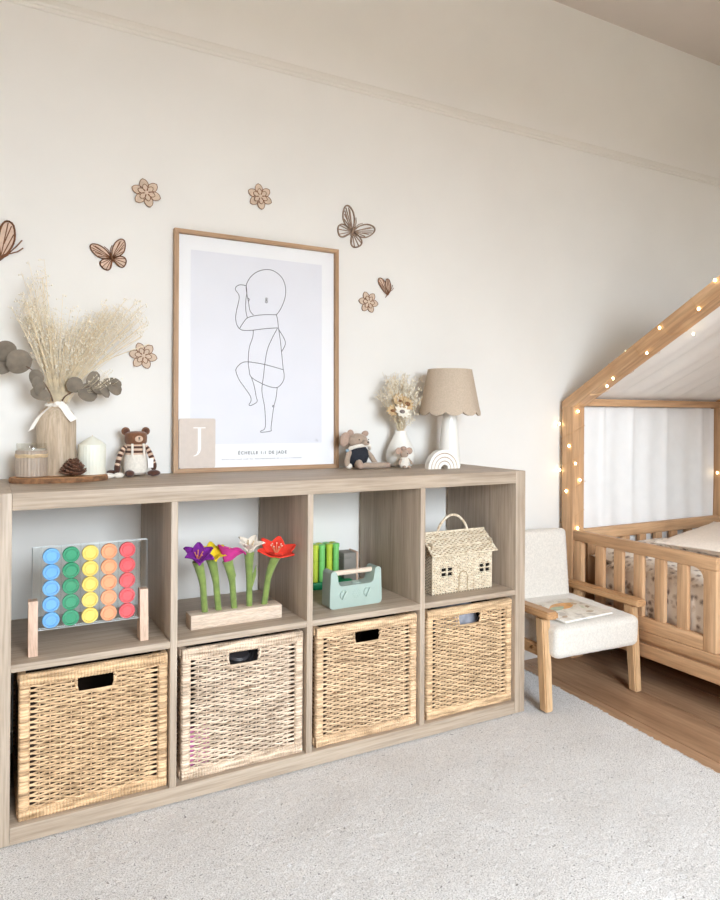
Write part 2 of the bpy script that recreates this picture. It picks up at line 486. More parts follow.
def thing(name, label, cat, loc=(0, 0, 0), rot=(0, 0, 0), group=None):
    o = bpy.data.objects.new(name, None)
    o.empty_display_size = 0.05
    COL.objects.link(o); o.location = loc; o.rotation_euler = rot
    o['label'] = label; o['category'] = cat
    if group: o['group'] = group
    return o
def tag(o, label, cat, group=None):
    o['label'] = label; o['category'] = cat
    if group: o['group'] = group
    return o
def struct(o):
    o['kind'] = 'structure'; return o
def stuff(o):
    o['kind'] = 'stuff'; return o
def smooth_path(pts, n=6):
    """Catmull-Rom through 2D/3D points"""
    pts = [Vector(p) for p in pts]; out = []
    for i in range(len(pts) - 1):
        p0 = pts[max(i - 1, 0)]; p1 = pts[i]; p2 = pts[i + 1]; p3 = pts[min(i + 2, len(pts) - 1)]
        for k in range(n):
            t = k / n
            out.append(0.5 * ((2 * p1) + (p2 - p0) * t + (2 * p0 - 5 * p1 + 4 * p2 - p3) * t * t + (3 * p1 - p0 - 3 * p2 + p3) * t ** 3))
    out.append(pts[-1])
    return out
def clip_x(poly, x0, x1):
    for lim, sg in ((x0, 1), (x1, -1)):
        out = []
        for i in range(len(poly)):
            a = poly[i]; b = poly[(i + 1) % len(poly)]
            da = (a[0] - lim) * sg; db = (b[0] - lim) * sg
            if da >= 0: out.append(a)
            if da * db < 0:
                t = da / (da - db); out.append((a[0] + (b[0] - a[0]) * t, a[1] + (b[1] - a[1]) * t))
        poly = out
        if not poly: break
    return poly

# ------------------------------------------------------------------ room shell
XL, XR, YB, ZF, ZC = -1.8, 3.05, 0.405, -0.012, 2.60
mb = MB().span((XL, Y_FRONT, ZF - 0.06), (XR, YB, ZF - 0.018))
floor = struct(mb.build('floor', 'floor_base', smooth=False))
K = 0.0635                                   # the boards run very slightly askew to the wall
for i in range(-20, 8):
    a0 = 1.948 + i * 0.19; g = 0.0018
    poly = clip_x([(a0 + g + K * Y_FRONT, Y_FRONT), (a0 + 0.19 - g + K * Y_FRONT, Y_FRONT), (a0 + 0.19 - g + K * YB, YB), (a0 + g + K * YB, YB)], XL, XR)
    if len(poly) < 3: continue
    MB().prism([(x - a0, y) for x, y in poly], ZF - 0.018, ZF, 'Z').build('plank', 'oak_floor', floor, loc=(a0, 0, 0), smooth=False)
struct(MB().span((XL - .1, YB, ZF - .06), (XR + .1, YB + .1, ZC)).build('wall_back', 'wall', smooth=False))
struct(MB().span((XL - .1, Y_FRONT, ZF - .06), (XL, YB, ZC)).build('wall_left', 'wall', smooth=False))
struct(MB().span((XR, Y_FRONT, ZF - .06), (XR + .1, YB, ZC)).build('wall_right', 'wall', smooth=False))
x0, x1, z0, z1 = WINDOWS[0]
mb = MB().span((XL - .1, Y_FRONT - .1, ZF - .06), (x0, Y_FRONT, ZC)).span((x1, Y_FRONT - .1, ZF - .06), (XR + .1, Y_FRONT, ZC))
mb.span((x0, Y_FRONT - .1, ZF - .06), (x1, Y_FRONT, z0)).span((x0, Y_FRONT - .1, z1), (x1, Y_FRONT, ZC))
struct(mb.build('wall_front', 'wall', smooth=False))
struct(MB().span((XL - .1, Y_FRONT - .1, ZC), (XR + .1, YB + .1, ZC + .1)).build('ceiling', 'ceiling', smooth=False))
win = struct(MB().span((x0, Y_FRONT - .08, z0), (x0 + .05, Y_FRONT - .02, z1), .004).span((x1 - .05, Y_FRONT - .08, z0), (x1, Y_FRONT - .02, z1), .004)
    .span((x0 + .05, Y_FRONT - .08, z0), (x1 - .05, Y_FRONT - .02, z0 + .05), .004).span((x0 + .05, Y_FRONT - .08, z1 - .05), (x1 - .05, Y_FRONT - .02, z1), .004)
    .span(((x0 + x1) / 2 - .03, Y_FRONT - .08, z0 + .05), ((x0 + x1) / 2 + .03, Y_FRONT - .02, z1 - .05), .004).build('window_1', 'white_gloss'))
for a, b in ((x0 + .05, (x0 + x1) / 2 - .03), ((x0 + x1) / 2 + .03, x1 - .05)):
    MB().span((a, Y_FRONT - .052, z0 + .05), (b, Y_FRONT - .048, z1 - .05)).build('pane', 'glass', win, smooth=False)
MB().span((x0 - .05, Y_FRONT, z0 - .03), (x1 + .05, Y_FRONT + .06, z0), .004).build('window_sill', 'white_gloss', win)
struct(MB().span((-40, -60, -.72), (40, Y_FRONT - .12, -.7)).build('ground', 'ground', smooth=False))
# picture rail moulding high on the back wall: three fine steps
prof = [(YB, 2.026), (YB - .004, 2.026), (YB - .006, 2.029), (YB - .006, 2.036), (YB - .009, 2.037), (YB - .0105, 2.043), (YB - .009, 2.049),
        (YB - .0055, 2.050), (YB - .005, 2.058), (YB - .003, 2.062), (YB, 2.064)]
struct(MB().prism(prof, XL, XR, 'X').build('trim_1', 'trim', ang=20))
struct(MB().span((XL, YB - .012, ZF), (XR, YB, ZF + .1), .003).build('baseboard_back', 'white_gloss'))

# ------------------------------------------------------------------ rug
def build_rug():
    rng = np.random.default_rng(3)
    y0, y1, xl = -2.3, 0.385, -1.25
    ny, nx = 540, 590
    ys = np.linspace(y0, y1, ny); u = np.linspace(0, 1, nx)
    Y, U = np.meshgrid(ys, u, indexing='ij')
    XE = 1.705 + K * Y
    X = xl + (XE - xl) * U
    X = X + rng.normal(0, .0011, X.shape); Yj = Y + rng.normal(0, .0011, X.shape)
    h = rng.random(X.shape)
    h2 = (h + np.roll(h, 1, 0) + np.roll(h, 1, 1) + np.roll(np.roll(h, 1, 0), 1, 1)) / 4
    Z = -.0035 + .0022 * (h - .5) + .0006 * np.sin(X * 21 + 2 * np.sin(Y * 13)) * np.sin(Y * 17)
    edge = np.minimum(np.minimum(U * 2.9, (1 - U) * 2.9), np.minimum(Y - y0, y1 - Y))
    Z = np.where(edge < .012, Z - (1 - edge / .012) * .008 * (.6 + .8 * h), Z)
    Z = np.maximum(Z, ZF + .0005)
    X = X + np.where((1 - U) < .004, rng.normal(0, .004, X.shape), 0)
    Z = np.minimum(Z, 0.0006)
    # the pile is pressed flat under the shelf unit
    under = (X > -.005) & (X < 1.469) & (Y > -.003)
    Z = np.where(under, np.minimum(Z, -.0012), Z)
    co = np.stack([X, Yj, Z], -1).reshape(-1, 3)
    idx = np.arange(ny * nx).reshape(ny, nx)
    q = np.stack([idx[:-1, :-1], idx[:-1, 1:], idx[1:, 1:], idx[1:, :-1]], -1).reshape(-1, 4)
    me = bpy.data.meshes.new('pile')
    me.vertices.add(len(co)); me.vertices.foreach_set('co', co.ravel())
    me.loops.add(q.size); me.loops.foreach_set('vertex_index', q.ravel().astype(np.int32))
    me.polygons.add(len(q)); me.polygons.foreach_set('loop_start', np.arange(0, q.size, 4, dtype=np.int32))
    me.update(); me.validate()
    me.polygons.foreach_set('use_smooth', [True] * len(me.polygons))
    me.materials.append(M['rug'])
    t = thing('rug', 'large cream speckled looped pile rug covering the floor under the shelf', 'rug', (0, 0, ZF))
    o = place('pile', me, t, (0, 0, -ZF)); stuff(o)
    pl = [(xl, y0 + .004), (1.703 + K * y0, y0 + .004), (1.703 + K * y1, y1 - .004), (xl, y1 - .004)]
    MB().prism(pl, 0.0003, .003, 'Z').build('backing', 'linen_cream', t, smooth=False)
build_rug()

# ------------------------------------------------------------------ cube shelf
S = thing('cube_shelf', 'grey oak laminate shelf unit with eight square compartments standing along the wall', 'shelf')
D = 0.39
for xa in (0.0, 1.426): MB().span((-.019, 0, 0), (.019, D, .762), .0012).build('side_panel', 'shelf_z', S, loc=(xa + .019, 0, 0))
MB().span((.0383, 0, .724), (1.4257, D, .762), .001).build('top_panel', 'shelf_x', S)
MB().span((.0383, 0, 0), (1.4257, D, .038), .001).build('bottom_panel', 'shelf_x', S)
dv = MB().span((-.008, 0, .0381), (.008, D, .7239), .0006).mesh('divider', 'shelf_z')
for xa in (.381, .732, 1.083): place('divider', dv, S, (xa, 0, 0))
sb = MB().span((-.1673, 0, -.008), (.1673, D, .008), .0006).mesh('shelf_board', 'shelf_x')
CX = [.2055, .5565, .9075, 1.2585]
for xa in CX: place('shelf_board', sb, S, (xa, 0, .381))
TOP, MID, LOW = .762, .389, .038

# ------------------------------------------------------------------ woven faces
def weave(W, z0, z1, rows, stakes, u0, u1, holes=(), amp=.003, hh=.0030, tt=.0013, sub=4, nsec=6, slot=.0, stake_r=.0016, pair=True, seed=1, slots=()):
    """woven cane panel in X-Z (front towards -Y) centred on x=0: rows between z0 and z1, woven over stakes from u0 to u1, plain over the slots out to +-W/2"""
    rnd = random.Random(seed)
    mb = MB(); st = MB()
    xs = [u0 + (u1 - u0) * k / (stakes - 1) for k in range(stakes)]
    dz = (z1 - z0) / rows
    sect = [(math.cos(2 * PI * j / nsec), math.sin(2 * PI * j / nsec)) for j in range(nsec)]
    for r in range(rows):
        zc = z0 + (r + .5) * dz
        pts = []
        pr = (1 if r % 2 == 0 else -1) if pair else 0
        us = [-W / 2] + xs + [W / 2]
        for k in range(len(us) - 1):
            n = sub if 0 < k < len(us) - 2 else max(2, sub // 2)
            for q in range(n):
                t = q / n; u = us[k] + (us[k + 1] - us[k]) * t
                if k == 0 or k == len(us) - 2:
                    y = 0
                else:
                    sg = 1 if (r + k) % 2 == 0 else -1
                    y = amp * sg * math.cos(PI * t)
                out = max(0, (u0 - u) / max(1e-6, (u0 + W / 2))) + max(0, (u - u1) / max(1e-6, (W / 2 - u1)))
                pts.append((u, y + rnd.uniform(-.0003, .0003), zc + pr * slot * min(1, out * 2) + rnd.uniform(-.0005, .0005) * dz / .006))
        pts.append((W / 2, 0, zc + pr * slot))
        segs = [pts]
        for (a, b, c, d) in holes:
            if c - dz * .5 < zc < d + dz * .5:
                ns = []
                for sg_ in segs:
                    l = [p for p in sg_ if p[0] < a]; g = [p for p in sg_ if p[0] > b]
                    if len(l) > 0 and len(g) > 0:
                        l = l + [(a, l[-1][1], l[-1][2])]; g = [(b, g[0][1], g[0][2])] + g
                    for e in (l, g):
                        if len(e) > 1: ns.append(e)
                segs = ns
        for sg_ in segs:
            vs_ = []; fs = []
            for (x, y, z) in sg_:
                hk = hh * (.72 if slot and (x < u0 - .002 or x > u1 + .002) else 1)
                for (cy, cz) in sect: vs_.append((x, y + cy * tt, z + cz * hk))
            for i in range(len(sg_) - 1):
                for j in range(nsec):
                    j2 = (j + 1) % nsec
                    fs.append([i * nsec + j, i * nsec + j2, (i + 1) * nsec + j2, (i + 1) * nsec + j])
            mb.add(vs_, fs)
    for x in xs:
        cuts = [(z0 - .004, z1 + .004)]
        for (a, b, c, d) in holes:
            if a - .001 < x < b + .001:
                nc = []
                for (p, q) in cuts:
                    if p < c: nc.append((p, min(q, c)))
                    if q > d: nc.append((max(p, d), q))
                cuts = nc
        for p, q in cuts: st.tube([(x, 0, p), (x, 0, q)], stake_r, 5)
    return mb, st

def wrapped(L, w, th, pitch, axis='X', seed=2):
    """band wrapped with cane: wraps lie across a band of length L and width w, in X-Z, front to -Y"""
    rnd = random.Random(seed); mb = MB()
    n = int(L / pitch); sub = 4
    vs_ = []; fs = []
    prof = [(-.5, .5), (-.5, -.1), (-.36, -.42), (0, -.5), (.36, -.42), (.5, -.1), (.5, .5)]
    k = len(prof)
    off = [rnd.uniform(-.0006, .0006) for _ in range(n + 1)]
    for i in range(n * sub + 1):
        a = -L / 2 + L * i / (n * sub)
        bul = abs(math.sin(PI * i / sub)) ** .6
        for (c, d) in prof:
            y = d * th - (.0022 * bul + off[i // sub]) * (1 if d < .4 else 0)
            e = c * w * (1 + .03 * bul)
            vs_.append((a, y, e) if axis == 'X' else (e, y, a))
    for i in range(n * sub):
        for j in range(k):
            j2 = (j + 1) % k
            fs.append([i * k + j, i * k + j2, (i + 1) * k + j2, (i + 1) * k + j])
    fs.append(list(range(k))); fs.append([n * sub * k + j for j in range(k)][::-1])
    return mb.add(vs_, fs)

BW, BH, BD = .320, .322, .345
HOLE = (-.040, .036, .262, .300)
def basket_meshes():
    d = {}
    wv, st = weave(BW - .036, .022, .300, 48, 12, -.117, .117, [HOLE], slot=.0020, hh=.0029, amp=.0034, sub=4)
    d['weave'] = wv.mesh('weave', 'rattan', ang=80); d['stakes'] = st.mesh('stakes', 'rattan', ang=80)
    wv, st = weave(BD - .036, .022, .300, 54, 12, -.128, .128, [], slot=.0011, hh=.0028, sub=2, nsec=4)
    d['side_weave'] = wv.mesh('side_weave', 'rattan', ang=80)
    d['rim'] = wrapped(BW - .006, .026, .014, .0068, 'X').mesh('rim', 'rattan')
    d['foot'] = wrapped(BW - .006, .024, .014, .0068, 'X', 5).mesh('lower_band', 'rattan')
    d['post'] = wrapped(BH - .048, .022, .016, .0068, 'Z', 6).mesh('corner_band', 'rattan')
    d['srim'] = wrapped(BD - .03, .026, .014, .0068, 'X', 7).mesh('side_rim', 'rattan')
    d['bottom'] = MB().span((-BW / 2 + .012, .012, .003), (BW / 2 - .012, BD - .012, .009)).mesh('bottom', 'rattan_in', False)
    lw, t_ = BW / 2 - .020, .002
    d['shadow_insert'] = MB().span((-lw, .018, .012), (lw, .020, .250)).span((-lw, BD - .022, .012), (lw, BD - .020, .296)).span((-lw, .020, .012), (-lw + t_, BD - .022, .296)).span((lw - t_, .020, .012), (lw, BD - .022, .296)).mesh('shadow_insert', 'shadow_insert', False)  # added dark panels: block light behind the weave, so hole and slots look black
    a, b, c, e = HOLE
    rim = [(a, 0, c + .004), (a + .005, 0, c), (b - .005, 0, c), (b, 0, c + .004), (b, 0, e), (a, 0, e)]
    d['hole'] = MB().tube(smooth_path(rim + [rim[0]], 3), .0028, 6).mesh('handle_edge', 'rattan')
    return d
BM = basket_meshes()
def basket(x, y, label, col, rz=0.0, shadow_insert=True):
    t = thing('rattan_basket', label, 'basket', (x, y, LOW), (0, 0, rz), 'rattan baskets in the lower compartments')
    def p(n, k, loc, rot=(0, 0, 0), st=False):
        o = place(n, BM[k], t, loc, rot); o.color = col
        if st: stuff(o)
        return o
    p('weave', 'weave', (0, .008, 0), st=True); p('stakes', 'stakes', (0, .008, 0), st=True)
    p('rim', 'rim', (0, .008, BH - .014)); p('lower_band', 'foot', (0, .008, .0125))
    for s in (-1, 1):
        p('corner_band', 'post', (s * (BW / 2 - .013), .0085, BH / 2))
        p('side_weave', 'side_weave', (s * (BW / 2 - .008), BD / 2, 0), (0, 0, s * PI / 2), True)
        p('side_rim', 'srim', (s * (BW / 2 - .0085), BD / 2, BH - .014), (0, 0, s * PI / 2))
        p('side_band', 'srim', (s * (BW / 2 - .0085), BD / 2, .0135), (0, 0, s * PI / 2))
        p('back_corner_band', 'post', (s * (BW / 2 - .013), BD - .0085, BH / 2), (0, 0, PI))
    p('back_weave', 'weave', (0, BD - .008, 0), (0, 0, PI), True)
    p('back_rim', 'rim', (0, BD - .008, BH - .014), (0, 0, PI)); p('back_lower_band', 'foot', (0, BD - .008, .0125), (0, 0, PI))
    if shadow_insert: p('shadow_insert', 'shadow_insert', (0, 0, 0))
    p('bottom', 'bottom', (0, 0, 0)); p('handle_edge', 'hole', (0, .006, 0))
    return t
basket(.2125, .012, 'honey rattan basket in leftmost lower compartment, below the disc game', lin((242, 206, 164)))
basket(.5615, .012, 'palest rattan basket, in lower compartment below the felt flowers', lin((245, 222, 198)), shadow_insert=False)
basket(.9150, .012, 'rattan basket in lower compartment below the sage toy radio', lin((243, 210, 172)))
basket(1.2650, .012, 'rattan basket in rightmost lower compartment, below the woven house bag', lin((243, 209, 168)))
# things inside the baskets that show through the handle holes
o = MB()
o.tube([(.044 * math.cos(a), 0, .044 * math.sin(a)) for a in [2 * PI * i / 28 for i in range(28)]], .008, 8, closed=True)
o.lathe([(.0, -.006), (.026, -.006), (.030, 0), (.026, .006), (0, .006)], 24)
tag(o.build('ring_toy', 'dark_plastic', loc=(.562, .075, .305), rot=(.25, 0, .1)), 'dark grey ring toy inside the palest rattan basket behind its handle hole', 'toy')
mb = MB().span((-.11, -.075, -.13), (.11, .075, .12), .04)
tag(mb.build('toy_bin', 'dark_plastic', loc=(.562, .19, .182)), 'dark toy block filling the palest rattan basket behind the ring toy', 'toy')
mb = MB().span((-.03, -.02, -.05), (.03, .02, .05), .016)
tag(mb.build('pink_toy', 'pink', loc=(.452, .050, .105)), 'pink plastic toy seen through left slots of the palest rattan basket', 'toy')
def crumple(c, r, seed, name, mat, label, cat):
    rnd = random.Random(seed); mb = MB().ball((0, 0, 0), 1, 18, 12)
    for v in mb.v:
        k = 1 + rnd.uniform(-.14, .14); v.x *= r[0] * k; v.y *= r[1] * k; v.z *= r[2] * k
    return tag(mb.build(name, mat, loc=c, ang=60), label, cat)
crumple((1.262, .115, .274), (.075, .085, .092), 4, 'plastic_bag', 'grey_cloth', 'crumpled blue grey bag poking out of the rightmost rattan basket', 'bag')

# ------------------------------------------------------------------ disc game
G = thing('disc_game', 'clear acrylic disc rack on two pale wooden posts in the top left compartment', 'game', (.2015, .062, MID))
for s, nm in ((-1, 'l'), (1, 'r')):
    mb = MB().prism([(-.022, 0), (.022, 0), (.013, .122), (-.013, .122)], -.0095, .0095, 'X')
    mb.build('post', 'pale_wood_z', G, loc=(s * .119, 0, 0))
for yy in (-.0065, .0065):
    sh_ = MB().span((-.121, yy - .001, .053), (.127, yy + .001, .241), .0004).build('clear_sheet', 'acrylic', G, smooth=False)
    MB().tube([(-.121, yy, .053), (.127, yy, .053), (.127, yy, .241), (-.121, yy, .241)], .0009, 5, closed=True).build('polished_edge', 'frost', sh_)
for k in range(6):
    MB().span((-.10275 + .0411 * k - .0008, -.0053, .057), (-.10275 + .0411 * k + .0008, .0053, .242)).build('channel_rib', 'acrylic', G, smooth=False)
MB().span((-.116, -.0053, .053), (.116, .0053, .056)).build('lower_edge', 'acrylic', G, smooth=False)
prof = [(0, -.0034), (.0112, -.0034), (.0116, -.0006), (.0136, -.0006), (.0140, -.0050), (.0172, -.0050), (.0182, -.0036), (.0182, .0036), (.0172, .0050), (.0140, .0050), (.0136, .0006), (.0116, .0006), (.0112, .0034), (0, .0034)]
rows_n = ['top', 'second', 'middle', 'fourth', 'bottom']
for ci, cn in enumerate(('blue', 'green', 'yellow', 'orange', 'red')):
    me = MB().lathe(prof, 36).mesh('game_disc', 'disc_' + cn)
    for r in range(5):
        o = place('game_disc', me, None, (.2015 - .0822 + .0411 * ci, .062, MID + .0725 + .0366 * (4 - r)), (PI / 2, 0, 0))
        tag(o, '%s plastic disc in the %s row of the clear disc rack' % (cn, rows_n[r]), 'game disc', 'discs in the clear rack')

# ------------------------------------------------------------------ felt flowers in a block
FB = thing('flower_block', 'pale carved wooden block holding five upright felt flowers', 'block', (.5575, .092, MID))
mb = MB()
mb.span((-.1205, -.027, 0), (.1205, .027, .036), .0015)
mb.build('block', 'pale_wood_x', FB)
for r in range(4):                             # carved ripple rows on the front
    pts = [(-.118 + .236 * i / 60, -.0272 + .0004 * math.sin(i * .9 + r * 2), .0055 + r * .0085 + .0016 * math.sin(i * .75 + r)) for i in range(61)]
    MB().tube(pts, .0016, 5).build('carved_ripple', 'pale_wood_x', FB)
def petal(L, w, curl, cup, th=.0022, tip=1.4, nu=8, nv=6):
    """petal growing along +X from the origin, rising/curling in Z"""
    def fn(u, v):
        s = (v - .5) * 2
        wd = w * (math.sin(PI * min(1, u * .92 + .06)) ** .75) * (1 - .25 * u ** tip)
        a = curl * u
        x = L * (math.sin(a) / curl if abs(curl) > 1e-3 else u); z = L * ((1 - math.cos(a)) / curl if abs(curl) > 1e-3 else 0)
        return (x, wd * s * .5, z + cup * w * s * s * .5)
    return MB().surf(fn, nu, nv, th)
def felt_flower(name, label, base, top, mat, build_head):
    t = thing(name, label, 'flower', base, group='felt flowers in the wooden block')
    d = Vector(top) - Vector(base)
    mid = d * .5 + Vector((0, 0, 0)); mid.x += -d.x * .18
    p = smooth_path([(0, 0, 0), tuple(mid * .6), tuple(mid * 1.25), tuple(d)], 5)
    rs = [.0085 + .006 * max(0, (i / (len(p) - 1) - .55) / .45) ** 1.3 for i in range(len(p))]
    MB().tube(p, rs, 10).build('stem', 'stem_felt', t)
    build_head(t, d)
    return t
def head(t, d, petals, mat, lens, w, tilt, curl, cup, tiltdir=0.0, th=.0024, face=0.0):
    me = petal(lens, w, curl, cup, th).mesh('petal', mat)
    for k in range(petals):
        a = 2 * PI * k / petals + tiltdir
        place('petal', me, t, d, (Matrix.Rotation(face, 3, 'X') @ Euler((0, -tilt + random.uniform(-.12, .12), a)).to_matrix()).to_euler())
def stamens(t, d, n, L, mat, tipm, spread=.3, face=0.0):
    for k in range(n):
        a = 2 * PI * k / n + .3; e = d + Matrix.Rotation(face, 3, 'X') @ Vector((math.cos(a) * L * spread, math.sin(a) * L * spread, L))
        MB().tube([tuple(d), tuple((d + e) / 2 + Vector((0, 0, L * .05))), tuple(e)], .0011, 5).ball(tuple(e), .0019, 6, 5, m=1).build('stamen', [mat, tipm], t)
ZB = MID + .032
def h1(t, d):
    head(t, d, 6, 'f_purple', .050, .036, .85, -.7, .4, .35, .003, .55)
    stamens(t, d, 5, .026, 'f_peach', 'f_peach', .4, .55)
felt_flower('felt_iris', 'purple felt flower with peach stamens, leftmost in the wooden block', (.479, .092, ZB), (.457, .083, .560), 'f_purple', h1)
def h2(t, d):
    head(t, d, 6, 'f_yellow', .048, .034, .95, -.8, .3, .5, .003, .6)
    MB().lathe([(.004, 0), (.010, .008), (.0125, .02), (.013, .03), (.0115, .03), (.010, .02), (.004, .006)], 16, tuple(d)).build('trumpet', 'f_yellow', t)
felt_flower('felt_daffodil', 'yellow felt daffodil, second flower from the left in the wooden block', (.515, .094, ZB), (.499, .108, .556), 'f_yellow', h2)
def h3(t, d):
    def calla(u, v):
        a = (v * 1.12 - .06) * 2 * PI
        r = .007 + .019 * u ** 1.5
        lip = u ** 2
        return (d.x + r * math.cos(a) + .018 * lip * max(0, math.cos(a)), d.y + r * math.sin(a) * .8, d.z - .012 + .046 * u - .016 * lip * max(0, math.cos(a)) + .010 * lip * max(0, -math.cos(a)))
    MB().surf(calla, 10, 28, .0022).build('petal', 'f_pink', t)
    lip = petal(.040, .034, -1.1, .35, .0024)
    lip.build('petal', 'f_pink', t, loc=d + Vector((.010, -.004, .024)), rot=(0, -.25, -.25))
    MB().tube([tuple(d + Vector((.012, .0, -.07))), tuple(d + Vector((.017, -.002, -.04))), tuple(d + Vector((.014, 0, -.012)))], [.003, .005, .002], 8).build('leaf', 'stem_felt', t)
    stamens(t, d, 1, .03, 'f_yellow', 'f_yellow', .2)
felt_flower('felt_calla', 'magenta felt calla lily in the middle of the wooden block', (.556, .092, ZB), (.536, .088, .552), 'f_pink', h3)
def h4(t, d):
    head(t, d, 5, 'f_white', .052, .034, 1.2, -1.0, .35, .9, .0024, .35)
    stamens(t, d, 4, .030, 'cloth_tan', 'cloth_tan', .35, .35)
    MB().tube([tuple(d + Vector((.002, -.006, -.10))), tuple(d + Vector((.012, -.008, -.06))), tuple(d + Vector((.018, -.006, -.035)))], [.004, .0055, .001], 8).build('leaf', 'stem_felt', t)
felt_flower('felt_lily', 'cream felt lily, second flower from the right in the wooden block', (.597, .093, ZB), (.597, .098, .567), 'f_white', h4)
def h5(t, d):
    head(t, d, 6, 'f_red', .060, .046, .45, .1, .15, .1, .003, .38)
    stamens(t, d, 7, .030, 'f_peach', 'f_white', .5, .2)
felt_flower('felt_amaryllis', 'wide coral red felt flower, rightmost in the wooden block', (.637, .092, ZB), (.668, .088, .553), 'f_red', h5)

# ------------------------------------------------------------------ green tube rack
T = thing('tube_rack', 'green and lime tubes standing in a clear rack behind the toy radio', 'toy', (.945, .325, MID))
MB().span((-.085, -.03, .0), (.055, .03, .022), .003).build('base', 'base_green', T)
MB().span((-.085, -.028, .088), (.055, .028, .091)).build('clear_shelf', 'acrylic', T, smooth=False)
for i, (xx, mt) in enumerate(((-.066, 'tube_lime'), (-.043, 'tube_green'), (-.018, 'tube_lime'), (.005, 'tube_green'))):
    for yy in (-.012, .014):
        MB().lathe([(.0005, .0225), (.0098, .0225), (.0098, .126), (.0115, .127), (.0115, .137), (.008, .139), (.0, .139)], 18).build('tube', mt if yy < 0 else ('tube_lime' if mt == 'tube_green' else 'tube_green'), T, loc=(xx, yy, 0))
t2 = thing('wooden_crate', 'small grey box with pale edge standing behind the green tubes', 'box', (1.012, .345, MID))
MB().span((-.032, -.03, 0), (.012, .03, .102), .003).build('body', 'grey_board', t2)
MB().span((.0125, -.03, 0), (.020, .03, .104), .002).build('edge_board', 'pale_wood_z', t2)
# ------------------------------------------------------------------ toy radio
R_ = thing('toy_radio', 'sage green wooden toy radio with beech carrying handle in the third compartment', 'toy radio', (.9035, .070, MID), (0, 0, .03))
w2 = .0845
def rr(pts, rad, n=5):
    out = []
    k = len(pts)
    for i in range(k):
        p = Vector(pts[i]); a = Vector(pts[i - 1]); b = Vector(pts[(i + 1) % k])
        r = rad[i] if isinstance(rad, (list, tuple)) else rad
        if r <= 0: out.append(tuple(p)); continue
        d1 = (a - p).normalized(); d2 = (b - p).normalized()
        for j in range(n + 1):
            t = j / n
            out.append(tuple((p + d1 * r) * (1 - t) ** 2 + p * 2 * t * (1 - t) + (p + d2 * r) * t * t))
    return out
prof = rr([(-w2, 0), (w2, 0), (w2 - .004, .106), (w2 - .022, .106), (w2 - .03, .062), (-w2 + .03, .062), (-w2 + .022, .106), (-w2 + .004, .106)], [.014, .014, .010, .008, .012, .012, .008, .010])
MB().prism(prof, 0, .052, 'Y').build('body', 'sage', R_, ang=30)
MB().tube([(-w2 + .014, .026, .095), (w2 - .014, .026, .095)], .0075, 14).build('handle', 'pale_wood_x', R_)
for s in (-1, 1):
    k_ = MB().lathe([(0, 0), (.0135, 0), (.0125, .004), (0, .004)], 24).build('dial', 'sage', R_, loc=(s * .038 - .002, 0, .037), rot=(PI / 2, 0, 0))
    MB().box((0, 0, .006), (.006, .026, .007), .002, (0, 0, -.5 * 1)).build('pointer', 'sage', k_)
for a in range(3):
    rad = .0035 + .0042 * a
    for j in range(6 * a + (1 if a == 0 else 0)):
        an = 2 * PI * j / max(1, 6 * a)
        MB().ball((math.cos(an) * rad * (a > 0), -.0002, .037 + math.sin(an) * rad * (a > 0)), (.0013, .0006, .0013), 6, 5).build('speaker_hole', 'sage_dark', R_)
MB().lathe([(0, 0), (.014, 0), (.0135, .002), (.009, .0022), (.0088, .001), (0, .001)], 24).build('top_button', 'sage', R_, loc=(.012, .026, .0622))

# ------------------------------------------------------------------ woven house bag
H = thing('house_bag', 'pale woven house-shaped basket bag with arched handle in the top right compartment', 'bag', (1.2665, .062, MID))
hw, hd, hh_ = .1125, .115, .128
hc = lin((240, 228, 206))
wins = []
for cxw in (-.060, .083):
    for sx in (-1, 1):
        for sz in (-1, 1):
            wins.append((cxw + sx * .0115 - .0085, cxw + sx * .0115 + .0085, .068 + sz * .0075 - .005, .068 + sz * .0075 + .005))
wv, st = weave(2 * hw, .003, hh_ - .002, 23, 22, -hw + .003, hw - .003, wins, amp=.0026, hh=.0026, tt=.0014, sub=3, nsec=5, pair=False, stake_r=.0018, seed=9)
o = stuff(wv.build('front_weave', 'seagrass', H, ang=80)); o.color = hc
o = stuff(st.build('front_stakes', 'seagrass', H, ang=80)); o.color = hc
wv, st = weave(2 * hw, .003, hh_ - .002, 30, 26, -hw + .003, hw - .003, [], amp=.0024, hh=.0020, tt=.0013, sub=2, nsec=4, pair=False, seed=10)
o = stuff(wv.build('back_weave', 'seagrass', H, loc=(0, hd, 0), rot=(0, 0, PI), ang=80)); o.color = hc
wv, st = weave(hd, .003, hh_ + .03, 36, 14, -hd / 2 + .003, hd / 2 - .003, [], amp=.0024, hh=.0020, tt=.0013, sub=2, nsec=5, pair=False, seed=11)
sw = wv.mesh('side_weave', 'seagrass', ang=80)
for s in (-1, 1):
    o = stuff(place('side_weave', sw, H, (s * hw, hd / 2, 0), (0, 0, s * PI / 2))); o.color = hc
MB().span((-hw + .006, .006, .004), (hw - .006, hd - .006, hh_)).build('lining', 'dark', H, smooth=False)
